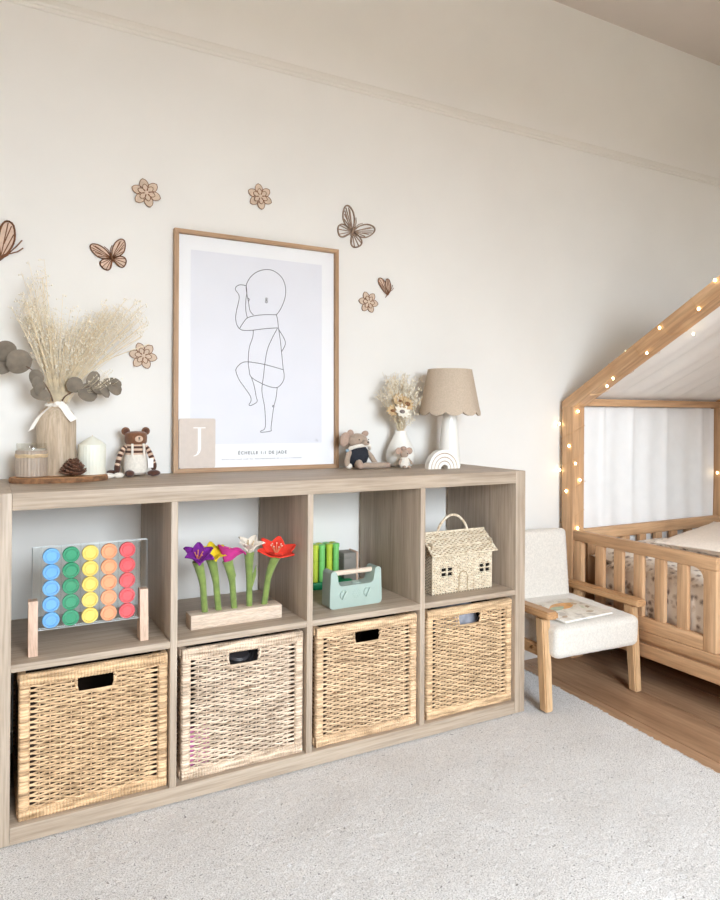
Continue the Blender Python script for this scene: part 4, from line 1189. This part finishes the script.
mb.build('socket', 'white_gloss', L_)
MB().ball((0, 0, .252), (.022, .022, .028), 16, 12).build('bulb', 'ceramic', L_)
for a in (0, 2.09, 4.19): MB().tube([(0, 0, .228), (.074 * math.cos(a), .074 * math.sin(a), .326)], .0012, 5).build('shade_wire', 'copper', L_)
MB().tube(smooth_path([(.044, .01, .004), (.062, .05, .003), (.085, .085, .003), (.092, .118, .003)], 6), .0022, 6).build('cord', 'ceramic', L_)
# ------------------------------------------------------------------ rainbow
RB = thing('rainbow_stacker', 'small off-white nested arch rainbow standing before the lamp base', 'ornament', (1.277, .196, TOP), (0, 0, -.08))
for k in range(4):
    ro = .0585 - .0120 * k; ri = ro - .0096
    poly = [(ro * math.cos(PI * i / 24), ro * 1.06 * math.sin(PI * i / 24)) for i in range(25)] + [(ri * math.cos(PI * i / 24), ri * 1.06 * math.sin(PI * i / 24)) for i in range(24, -1, -1)]
    MB().prism(poly, -.014, .014, 'Y').build('arch', 'ceramic', RB, ang=25)
    if k < 3:
        rj = ri - .0014; poly = [(ri * math.cos(PI * i / 24), ri * 1.06 * math.sin(PI * i / 24)) for i in range(25)] + [((rj - .0009) * math.cos(PI * i / 24), (rj - .0009) * 1.06 * math.sin(PI * i / 24)) for i in range(24, -1, -1)]
        MB().prism(poly, -.0125, .0125, 'Y').build('wood_layer', 'oak_frame_x', RB, ang=25)

# ------------------------------------------------------------------ wooden flowers and butterflies on the wall
YW = YB
def flat_rib(mb, pts, w, y0, y1, m=0):
    pts = [Vector(p) for p in pts]
    for i in range(len(pts) - 1):
        a, b = pts[i], pts[i + 1]; t = (b - a)
        if t.length < 1e-6: continue
        t.normalize(); n = Vector((-t.y, t.x)) * w / 2; a = a - t * w * .3; b = b + t * w * .3
        mb.prism([(a.x + n.x, a.y + n.y), (b.x + n.x, b.y + n.y), (b.x - n.x, b.y - n.y), (a.x - n.x, a.y - n.y)], y0, y1, 'Y', m)
def wall_flower(x, z, r, rot, label):
    t = thing('wooden_flower', label, 'wall decoration', (x, YW, z), (0, rot, 0), 'wooden flowers on the wall')
    def pet(L, w, y0, y1):
        pl = [(L * (.30 + .70 * (1 - math.cos(PI * i / 9)) / 2) if False else L * (.12 + .88 * i / 9), w * .5 * math.sin(PI * (i / 9)) ** .55) for i in range(10)]
        poly = pl + [(a, -b) for a, b in pl[::-1][1:-1]]
        m = MB().prism(poly, y0, y1, 'Y', 0, 1)
        flat_rib(m, poly + [poly[0]], .0016, y0 - .0007, y0, 1)
        return m
    m1 = pet(r, r * .60, -.0042, -.0006).mesh('petal', ['ply', 'burnt'], ang=30)
    m2 = pet(r * .60, r * .34, -.0076, -.0044).mesh('inner_petal', ['ply', 'burnt'], ang=30)
    for k in range(6):
        place('petal', m1, t, (0, 0, 0), (0, k * PI / 3, 0)); place('inner_petal', m2, t, (0, 0, 0), (0, k * PI / 3 + .0, 0))
    MB().lathe([(0, 0), (r * .13, 0), (r * .13, .0012), (0, .0016)], 12).build('centre', 'ply', t, loc=(0, -.0076, 0), rot=(PI / 2, 0, 0))
wall_flower(.382, 1.575, .041, .25, 'wooden layered flower on the wall, highest on the left, above frame corner')
wall_flower(.722, 1.619, .040, .35, 'wooden layered flower on the wall above the middle of the frame')
wall_flower(.377, 1.103, .039, .15, 'wooden layered flower on the wall left of the frame near dried grass')
wall_flower(1.106, 1.320, .037, .1, 'wooden layered flower on the wall right of the frame')
UP = [(.02, .02), (.10, .26), (.28, .49), (.50, .58), (.61, .50), (.58, .30), (.46, .10), (.25, -.02), (.02, -.03)]
LOW_W = [(.02, -.03), (.25, -.01), (.42, -.08), (.46, -.22), (.38, -.36), (.26, -.43), (.14, -.36), (.05, -.18)]
VU = [(.03, .0), (.44, .50)], [(.03, .0), (.57, .46)], [(.03, -.01), (.50, .26)], [(.03, -.01), (.43, .12)], [(.24, .24), (.50, .52)], [(.30, .16), (.55, .36)]
VL = [(.03, -.05), (.44, -.14)], [(.03, -.06), (.42, -.28)], [(.03, -.08), (.32, -.40)], [(.03, -.1), (.18, -.38)]
def butterfly(x, z, s, rot, label, filled=True, side=False, dark='burnt'):
    t = thing('wooden_butterfly', label, 'wall decoration', (x, YW, z), (0, rot, 0), 'wooden butterflies on the wall')
    if side:
        wings = [([(.0, .0), (.10, .30), (.02, .62), (-.16, .88), (-.34, .92), (-.40, .70), (-.30, .40), (-.14, .12)], [[(0, 0), (-.30, .86)], [(0, 0), (-.36, .62)], [(-.06, .25), (-.12, .82)], [(-.1, .3), (-.36, .72)]]),
                 ([(.02, .02), (.16, .20), (.26, .45), (.24, .74), (.12, .82), (.02, .70), (-.03, .40)], [[(0, 0), (.14, .78)], [(0, 0), (.24, .55)], [(.07, .35), (.20, .72)]])]
    else:
        wings = []
        for sg in (1, -1):
            wings.append(([(sg * a, b) for a, b in UP], [[(sg * a, b) for a, b in l] for l in VU]))
            wings.append(([(sg * a, b) for a, b in LOW_W], [[(sg * a, b) for a, b in l] for l in VL]))
    for wi, (poly, veins) in enumerate(wings):
        dy = -.0018 * wi if side else 0
        pp = [(p.x * s, p.y * s) for p in smooth_path([Vector(q) for q in poly] + [Vector(poly[0])], 3)][:-1]
        if filled:
            w = MB().prism(pp, -.0030 + dy, -.0006 + dy, 'Y', 0, 1).build('wing', ['ply_pink', dark], t, ang=30)
        else:
            w = None
        v = MB(); flat_rib(v, pp + [pp[0]], .030 * s + .0008, -.0046 + dy, -.0031 + dy if filled else -.0006)
        for l in veins: flat_rib(v, [(a * s, b * s) for a, b in l], .016 * s + .0006, -.0044 + dy, -.0031 + dy if filled else -.0006)
        v.build('wing_veins', dark, w if w else t, smooth=False)
    bd = [(0, -.20), (0, .14)] if not side else [(-.22, -.12), (.14, .14)]
    b = MB().tube([(bd[0][0] * s, -.005, bd[0][1] * s), ((bd[0][0] + bd[1][0]) / 2 * s, -.006, (bd[0][1] + bd[1][1]) / 2 * s), (bd[1][0] * s, -.005, bd[1][1] * s)], [.012 * s, .034 * s, .028 * s], 8)
    b.build('body', dark, t)
    an = MB()
    if side:
        for e in ((.42, .30), (.40, .46)): an.tube([tuple((bd[1][0] * s, -.004, bd[1][1] * s)), ((e[0] * .75) * s, -.004, (e[1] * .7) * s), (e[0] * s, -.004, e[1] * s)], .011 * s + .0003, 5)
    else:
        for sg in (-1, 1): an.tube([(0, -.004, .13 * s), (sg * .05 * s, -.004, .30 * s), (sg * .14 * s, -.004, .42 * s)], .010 * s + .0002, 5)
    an.build('antennae', dark, t)
butterfly(.016, 1.338, .128, .0, 'folded wing butterfly on the wall cut off at the left picture edge', True, True)
butterfly(.290, 1.378, .077, -.30, 'spread wooden butterfly with dark outlines on the wall above the dried grass', True)
butterfly(1.046, 1.556, .106, .55, 'openwork pale wooden butterfly on the wall at the frame top right corner', False, False, 'burnt_grey')
butterfly(1.182, 1.352, .066, -.25, 'tiny folded wing butterfly on the wall, right of all other butterflies', True, True)

# ------------------------------------------------------------------ children's armchair (right legs stand beside the rug, so it leans a touch)
A = thing('armchair', "small child's armchair in white boucle with beech frame beside the shelf", 'chair', (1.525, -.045, 0), (0, .0280, 0))
CW = .402
def leg(x, y0, y1, z1, w=.030, d=.034, wt=.034, dt=.038):
    m = MB()
    vs_ = []
    for (y, z, ww, dd) in ((y0, 0.0008, w, d), (y1, z1, wt, dt)):
        for sx, sy in ((-1, -1), (1, -1), (1, 1), (-1, 1)): vs_.append((x + sx * ww / 2, y + sy * dd / 2, z))
    m.add(vs_, [[3, 2, 1, 0], [4, 5, 6, 7], [0, 1, 5, 4], [1, 2, 6, 5], [2, 3, 7, 6], [3, 0, 4, 7]])
    me = m.mesh('leg', 'oak_z', False)
    bm = bmesh.new(); bm.from_mesh(me); bmesh.ops.bevel(bm, geom=list(bm.edges), offset=.004, segments=2, affect='EDGES'); bm.to_mesh(me); bm.free()
    return place('leg', me, A)
for x in (0, CW):
    leg(x, .010, .040, .292)
    leg(x, .400, .285, .292)
    pf = rr([(-.024, -.012), (.024, -.012), (.024, .350), (-.024, .350)], [.012, .012, .016, .016])
    m = MB().prism([(x + a, b) for a, b in pf], .2925, .3165, 'Z')
    me = m.mesh('armrest', 'oak_y', True, 30)
    bm = bmesh.new(); bm.from_mesh(me)
    bmesh.ops.bevel(bm, geom=[e for e in bm.edges if abs(e.verts[0].co.z - e.verts[1].co.z) < 1e-5 and len(e.link_faces) == 2 and e.calc_face_angle(0) > 1], offset=.005, segments=3, affect='EDGES')
    bm.to_mesh(me); bm.free(); place('armrest', me, A)
    sx = 1 if x == 0 else -1
    rl = MB().span((x - .010, .035, .165), (x + .010, .345, .200), .003).build('side_rail', 'oak_y', A)
    MB().lathe([(0, 0), (.0055, 0), (.0055, .003), (0, .004)], 14).build('bolt', 'copper', rl, loc=(x - .010 * sx, .075, .186), rot=(0, -PI / 2 * sx, 0))
def cushion(size, r, seed, puff=.006, n=14):
    v, f = bb(size, r, 5)
    bm = bmesh.new(); bmesh.ops.create_cube(bm, size=1)
    bmesh.ops.subdivide_edges(bm, edges=bm.edges[:], cuts=n, use_grid_fill=True)
    rn = random.Random(seed)
    hx, hy, hz = [s / 2 for s in size]
    for q in bm.verts:
        p = Vector((q.co.x * size[0], q.co.y * size[1], q.co.z * size[2]))
        c = Vector((max(-hx + r, min(hx - r, p.x)), max(-hy + r, min(hy - r, p.y)), max(-hz + r, min(hz - r, p.z))))
        d = p - c
        if d.length > 1e-9: p = c + d.normalized() * r
        k = (1 - (q.co.x * 2) ** 2) * (1 - (q.co.y * 2) ** 2)
        p.z += puff * k * (1 if q.co.z > 0 else -.2) + rn.uniform(-.0006, .0006)
        p.x += rn.uniform(-.0006, .0006); p.y += rn.uniform(-.0006, .0006)
        q.co = p
    bm.verts.index_update()
    out = MB().add([q.co.copy() for q in bm.verts], [[x.index for x in ff.verts] for ff in bm.faces]); bm.free()
    return out
cushion((.376, .35, .104), .024, 1, .004, 30).build('seat_cushion', 'boucle', A, loc=(.194, .150, .222), rot=(.03, 0, 0), ang=80)
cushion((.340, .062, .315), .018, 2, 0, 30).build('back_cushion', 'boucle', A, loc=(.190, .334, .360), rot=(-.12, 0, 0), ang=80)
# magazine
MG = thing('picture_book', 'thin pale picture book with orange print lying on the armchair seat', 'book', (1.695, .055, .2735), (0.03, .027, .10))
MB().span((-.118, -.098, .0), (.118, .098, .002), .0004).build('back_cover', 'mag', MG)
MB().span((-.116, -.096, .0022), (.116, .096, .0052)).build('pages', 'paper', MG, smooth=False)
cv = MB().span((-.118, -.098, .0054), (.118, .098, .0066), .0004).build('front_cover', 'mag', MG)
def leafshape(cx, cy, L, w, a): return [(cx + math.cos(a) * L * (i / 10 - .5) - math.sin(a) * w * math.sin(PI * i / 10), cy + math.sin(a) * L * (i / 10 - .5) + math.cos(a) * w * math.sin(PI * i / 10)) for i in range(11)] + [(cx + math.cos(a) * L * (i / 10 - .5) + math.sin(a) * w * math.sin(PI * i / 10), cy + math.sin(a) * L * (i / 10 - .5) - math.cos(a) * w * math.sin(PI * i / 10)) for i in range(9, 0, -1)]
MB().prism(leafshape(.010, .035, .150, .030, .15), .0066, .0068, 'Z').build('cover_print', 'mag_orange', cv, smooth=False)
MB().prism(leafshape(-.03, .02, .09, .018, .2), .0067, .0069, 'Z').build('cover_print', 'mag_green', cv, smooth=False)
MB().prism(leafshape(.072, .035, .03, .010, 0), .0067, .0069, 'Z').build('cover_print', 'mag_brown', cv, smooth=False)
for (a, b, c) in ((-.08, -.06, .3), (.05, -.055, -.2), (-.06, .075, .1), (.09, -.01, .8)):
    MB().prism(leafshape(a, b, .034, .008, c), .0066, .0068, 'Z').build('cover_print', 'mag_brown', cv, smooth=False)

# ------------------------------------------------------------------ house bed
X0, X1 = 1.966, 2.945
YW0, YW1 = .382, -1.285           # wall end, free end
PW = .062
BD_ = thing('house_bed', 'pine house-frame bed with slatted guard rail in the right corner', 'bed', (X0, YW0, ZF))
ox, oy, oz = X0, YW0, ZF
def bpart(name, lo, hi, mat, b=.003, parent=None):
    return MB().span((lo[0] - ox, lo[1] - oy, lo[2] - oz), (hi[0] - ox, hi[1] - oy, hi[2] - oz), b).build(name, mat, parent or BD_)
EZ = .988
for xa in (X0, X1 - PW):
    for ya in (YW0 - PW, YW1):
        bpart('post', (xa, ya, ZF), (xa + PW, ya + PW, EZ - .015), 'pine_z')
AY, AZ = (YW0 + YW1) / 2, 1.440
sl = (AZ - EZ) / (YW0 - AY)
for xa in (X0, X1 - PW):
    for s in (1, -1):
        ye = YW0 if s == 1 else YW1
        d = 1 if s == 1 else -1
        th = .058
        poly = [(ye - oy, EZ - .015 - oz), (ye - oy, EZ + .006 - oz), (AY - oy, AZ + .006 - oz), (AY - oy, AZ - th - oz), (ye - d * PW - oy, EZ - .015 - oz)]
        th_ = -math.atan(sl) * s; c_, s_ = math.cos(-th_), math.sin(-th_); p0 = poly[0]
        loc_ = [((a - p0[0]) * c_ - (b - p0[1]) * s_, (a - p0[0]) * s_ + (b - p0[1]) * c_) for a, b in poly]
        MB().prism(loc_, 0, PW, 'X').build('rafter', 'pine_y', BD_, loc=(xa - ox, p0[0], p0[1]), rot=(th_, 0, 0), ang=20)
for ya in (YW0 - .054, YW1 + .028): bpart('eave_beam', (X0 + PW, ya, EZ - .011), (X1 - PW, ya + .026, EZ + .018), 'pine_x')
bpart('ridge_beam', (X0 + PW, AY - .022, AZ - .075), (X1 - PW, AY + .022, AZ - .035), 'pine_x')
# side boards
for xa in (X0 + .016, X1 - .034):
    sb_ = bpart('side_board', (xa, YW1 + PW, .098), (xa + .02, YW0 - PW, .188), 'pine_y')
    if xa < 2.2:
        bpart('board_lip', (X0 - .0005, YW1 + PW, .158), (X0 + .0158, YW0 - PW, .188), 'pine_y', .002, sb_)
        bpart('board_lip', (X0 - .0005, YW1 + PW, .098), (X0 + .0158, YW0 - PW, .145), 'pine_y', .002, sb_)
for ya in (YW0 - .046, YW1 + .016): bpart('end_board', (X0 + PW, ya, .098), (X1 - PW, ya + .03, .188), 'pine_x')
bpart('bed_base', (X0 + .036, YW1 + .05, .150), (X1 - .036, YW0 - .05, .172), 'pine_x', .001)
# guard rail on the long side: frame with rounded inner corner, then slats
GT, GB, GY0, GY1 = .492, .189, .318, -.322
xg = X0 + .002; gx2 = xg + .024
bpart('guard_top_rail', (xg, GY1, GT - .042), (gx2, GY0, GT), 'pine_y', .004)
bpart('guard_bottom_rail', (xg, GY1 + .048, GB), (gx2, GY0 - .045, GB + .046), 'pine_y', .003)
bpart('guard_stile', (xg, GY0 - .045, GB), (gx2, GY0, GT - .042), 'pine_z', .003)
bpart('guard_stile', (xg, GY1, GB), (gx2, GY1 + .048, GT - .042), 'pine_z', .003)
cnr = [(GY1 + .048, GT - .042), (GY1 + .048, GT - .042 - .030)] + [(GY1 + .048 + .034 * (1 - math.cos(PI / 2 * i / 8)), GT - .072 + .030 * math.sin(PI / 2 * i / 8)) for i in range(1, 9)]
MB().prism([(a - oy, b - oz) for a, b in cnr], xg - ox, gx2 - ox, 'X').build('corner_block', 'pine_y', BD_, ang=30)
slat_me = MB().span((-.009, -.021, 0), (.009, .021, GT - .042 - GB - .046), .003).mesh('slat', 'pine_z')
for k in range(5):
    place('slat', slat_me, BD_, (xg + .012 - ox, .183 - .0935 * k - oy, GB + .046 - oz))
# slatted rail at the wall end
bpart('end_top_rail', (X0 + PW, YW0 - .050, .440), (X1 - PW, YW0 - .026, .486), 'pine_x', .004)
bpart('end_bottom_rail', (X0 + PW, YW0 - .050, .189), (X1 - PW, YW0 - .026, .232), 'pine_x', .003)
es = MB().span((-.021, -.009, 0), (.021, .009, .208), .003).mesh('slat', 'pine_z')
for k in range(8): place('slat', es, BD_, (X0 + .12 + k * .0985 - ox, YW0 - .038 - oy, .232 - oz))
# mattress and bedding
mt = cushion((X1 - X0 - .150, YW0 - YW1 - .13, .12), .03, 4, .004, 16)
tag(mt.build('mattress', 'sheet', loc=((X0 + X1) / 2 + .025, (YW0 + YW1) / 2, .233), ang=80), 'white mattress lying inside the house bed', 'mattress')
from mathutils import noise as mnoise
def lumpy(size, r, seed, amp, freq, puff, n=40):
    m = cushion(size, r, seed, puff, n)
    for v in m.v:
        q = Vector((v.x * freq + seed * 3, v.y * freq, v.z * freq))
        d = mnoise.noise(q) * amp + mnoise.noise(q * 2.3) * amp * .5
        v.z += d * (1 if v.z > 0 else .1); v.y += mnoise.noise(q + Vector((9, 9, 9))) * amp * .5
        v.x += mnoise.noise(q + Vector((4, 7, 1))) * amp * .35
    return m
def duv(u, v):
    # hangs down behind the guard rail, then lies rumpled over the mattress
    prof = [(1.999, .178), (2.000, .26), (1.998, .33), (2.012, .378), (2.06, .395), (2.2, .388), (2.4, .385), (2.6, .383), (2.80, .38)]
    k = u * (len(prof) - 1); i = min(int(k), len(prof) - 2); f = k - i
    x = prof[i][0] + (prof[i + 1][0] - prof[i][0]) * f; z = prof[i][1] + (prof[i + 1][1] - prof[i][1]) * f
    y = .19 - .86 * v
    q = Vector((x * 7, y * 9, z * 7)); n1 = mnoise.noise(q); n2 = mnoise.noise(q * 2.4 + Vector((5, 1, 2)))
    side = max(0, 1 - u * 2.6)
    return (x + abs(n1) * .030 * side + abs(n2) * .014 * side, y, z + (n1 * .022 + n2 * .012) * (1 - side) + .01 * n2 * side)
dv_ = MB().surf(duv, 70, 80, .012)
tag(dv_.build('duvet', 'floral', ang=80), 'rumpled grey floral duvet on the bed behind the guard rail slats', 'duvet')
def pillow(w, h, t, seed):
    def half(sg):
        def fn(u, v):
            a, b = u * 2 - 1, v * 2 - 1
            e = (1 - abs(a) ** 3.0) * (1 - abs(b) ** 3.0)
            k = 1 - .05 * (abs(a) ** 2) * (1 - abs(b)) - .0
            sx = a * (1 - .06 * (1 - b * b) * abs(a)); sy = b * (1 - .06 * (1 - a * a) * abs(b))
            z = sg * t * .5 * max(0, e) ** .55
            z += mnoise.noise(Vector((a * 2.3 + seed, b * 2.3, sg))) * .006 * min(1, 3 * max(0, e))
            return (sx * w / 2, sy * h / 2, z)
        return fn
    return MB().surf(half(1), 24, 24).surf(half(-1), 24, 24)
def piping(w, h):
    p = []
    for (ax, ay, bx, by) in ((-1, -1, 1, -1), (1, -1, 1, 1), (1, 1, -1, 1), (-1, 1, -1, -1)):
        for i in range(12):
            a = ax + (bx - ax) * i / 12; b = ay + (by - ay) * i / 12
            p.append((a * (1 - .06 * (1 - b * b) * abs(a)) * w / 2, b * (1 - .06 * (1 - a * a) * abs(b)) * h / 2, 0))
    return MB().tube(p, .0035, 6, closed=True)
PF = thing('floral_pillow', 'grey floral pillow lying at the wall end of the bed', 'pillow', (2.33, .215, .372), (.10, .02, .03))
pillow(.56, .20, .12, 3).build('pillow_body', 'floral', PF, ang=80)
PP = thing('cream_pillow', 'large plain cream pillow with piped edge resting on the bed', 'pillow', (2.480, -.115, .470), (.03, -.015, .30))
pillow(.60, .52, .075, 8).build('pillow_body', 'linen_cream', PP, ang=80)
piping(.60, .52).build('piped_edge', 'linen_cream', PP)
# curtain at the wall
rng = random.Random(12)
hooks = [0, .17, .37, .62, .90, 1.0]
def cur(u, v):
    x = X0 + PW + .004 + (X1 - X0 - 2 * PW - .008) * u
    f = 0
    for h in hooks: f += math.exp(-((u - h) / .016) ** 2) * (1 - .35 * v)
    y = YW0 - .0235 + .0145 + .0050 * math.sin(u * 46 + 1.3 * math.sin(v * 3)) * (.35 + .65 * v) + .0030 * math.sin(u * 23 + 1) * v - .0095 * f * (1 - v * .7) - .002
    return (x, min(y, YB - .015), EZ - .014 - (EZ - .014 - .40) * v)
CU = thing('curtain', 'white gathered curtain hanging on the wall inside the house bed', 'curtain', (2.43, YW0, .40))
m = MB().surf(lambda u, v: tuple(Vector(cur(u, v)) - Vector((2.43, YW0, .40))), 150, 16, .0010)
m.build('cloth', 'curtain', CU, ang=80)
# canopy cloth slung under the roof
CN = thing('bed_canopy', 'cream muslin canopy slung beneath the sloping roof of the house bed', 'canopy', (2.43, AY, EZ))
def can(u, v):
    x = X0 + PW + .006 + (X1 - X0 - 2 * PW - .012) * u
    y = YW0 - .024 + (AY + .03 - (YW0 - .024)) * v
    base = EZ + .020 + (AZ - .085 - EZ - .020) * v
    sag = -.014 * math.sin(PI * v)
    fold = .0075 * math.sin(u * 30 + 2.2 * v + .8 * math.sin(u * 9)) * (.35 + .65 * math.sin(PI * min(1, v * .8 + .1))) + .004 * math.sin(u * 57 + 3 * v)
    fold *= min(1, v / .12)
    return (x - 2.43, y - AY, base + sag + fold - EZ)
MB().surf(can, 90, 24, .001).build('cloth', 'canopy', CN, ang=80)
def can2(u, v):
    p = can(u, v); return (p[0], -p[1], p[2])
MB().surf(can2, 60, 16, .001).build('cloth', 'canopy', CN, ang=80)
# fairy lights wound round the post and rafter
FL = thing('fairy_lights', 'string of warm fairy lights wound round the bed post and rafter', 'string lights', (X0, YW0 - PW, ZF))
fo = Vector((X0, YW0 - PW, ZF))
xf = X0 - .004
bulbs = [(1.990, .315, .497), (xf, .352, .640), (2.001, .315, .685), (1.960, .3865, .721), (xf, .300, .752), (xf, .337, .819), (1.958, .3865, .905), (1.988, .314, .955),
         (xf, .137, 1.048), (xf, .108, 1.075), (xf + .01, .056, 1.170), (xf, -.048, 1.157), (xf + .002, -.100, 1.240), (2.03, -.185, 1.215), (xf, -.257, 1.285), (xf, -.317, 1.368), (xf, -.42, 1.37)]
bm_ = MB().ball((0, 0, 0), (.0036, .0036, .0048), 10, 7).mesh('bulb', 'led')
for b in bulbs: place('bulb', bm_, FL, Vector(b) - fo)
for b in ((2.880, .345, .68),):
    place('bulb', bm_, FL, Vector(b) - fo)
# wire: a helix up the post, then along the rafter
w = []
for i in range(0, 121):
    t = i / 120; a = t * 2 * PI * 4.5
    z = .47 + .50 * t; cx_, cy_ = X0 + PW / 2, YW0 - PW / 2
    c, s_ = math.cos(a), math.sin(a); k = (PW / 2 + .003) / max(abs(c), abs(s_))
    w.append((cx_ + c * k, min(cy_ + s_ * k, YW0 + .004), z))
MB().tube([Vector(p) - fo for p in w], .0006, 4).build('wire', 'copper', FL)
w = []
for i in range(0, 141):
    t = i / 140; a = t * 2 * PI * 6
    y = .30 - .72 * t; zc_ = EZ + .006 - .030 + sl * (YW0 - y) + .0
    c, s_ = math.cos(a), math.sin(a); k = (.034) / max(abs(c), abs(s_))
    w.append((X0 + PW / 2 + c * k, y, zc_ + s_ * k))
MB().tube([Vector(p) - fo for p in w], .0006, 4).build('wire', 'copper', FL)
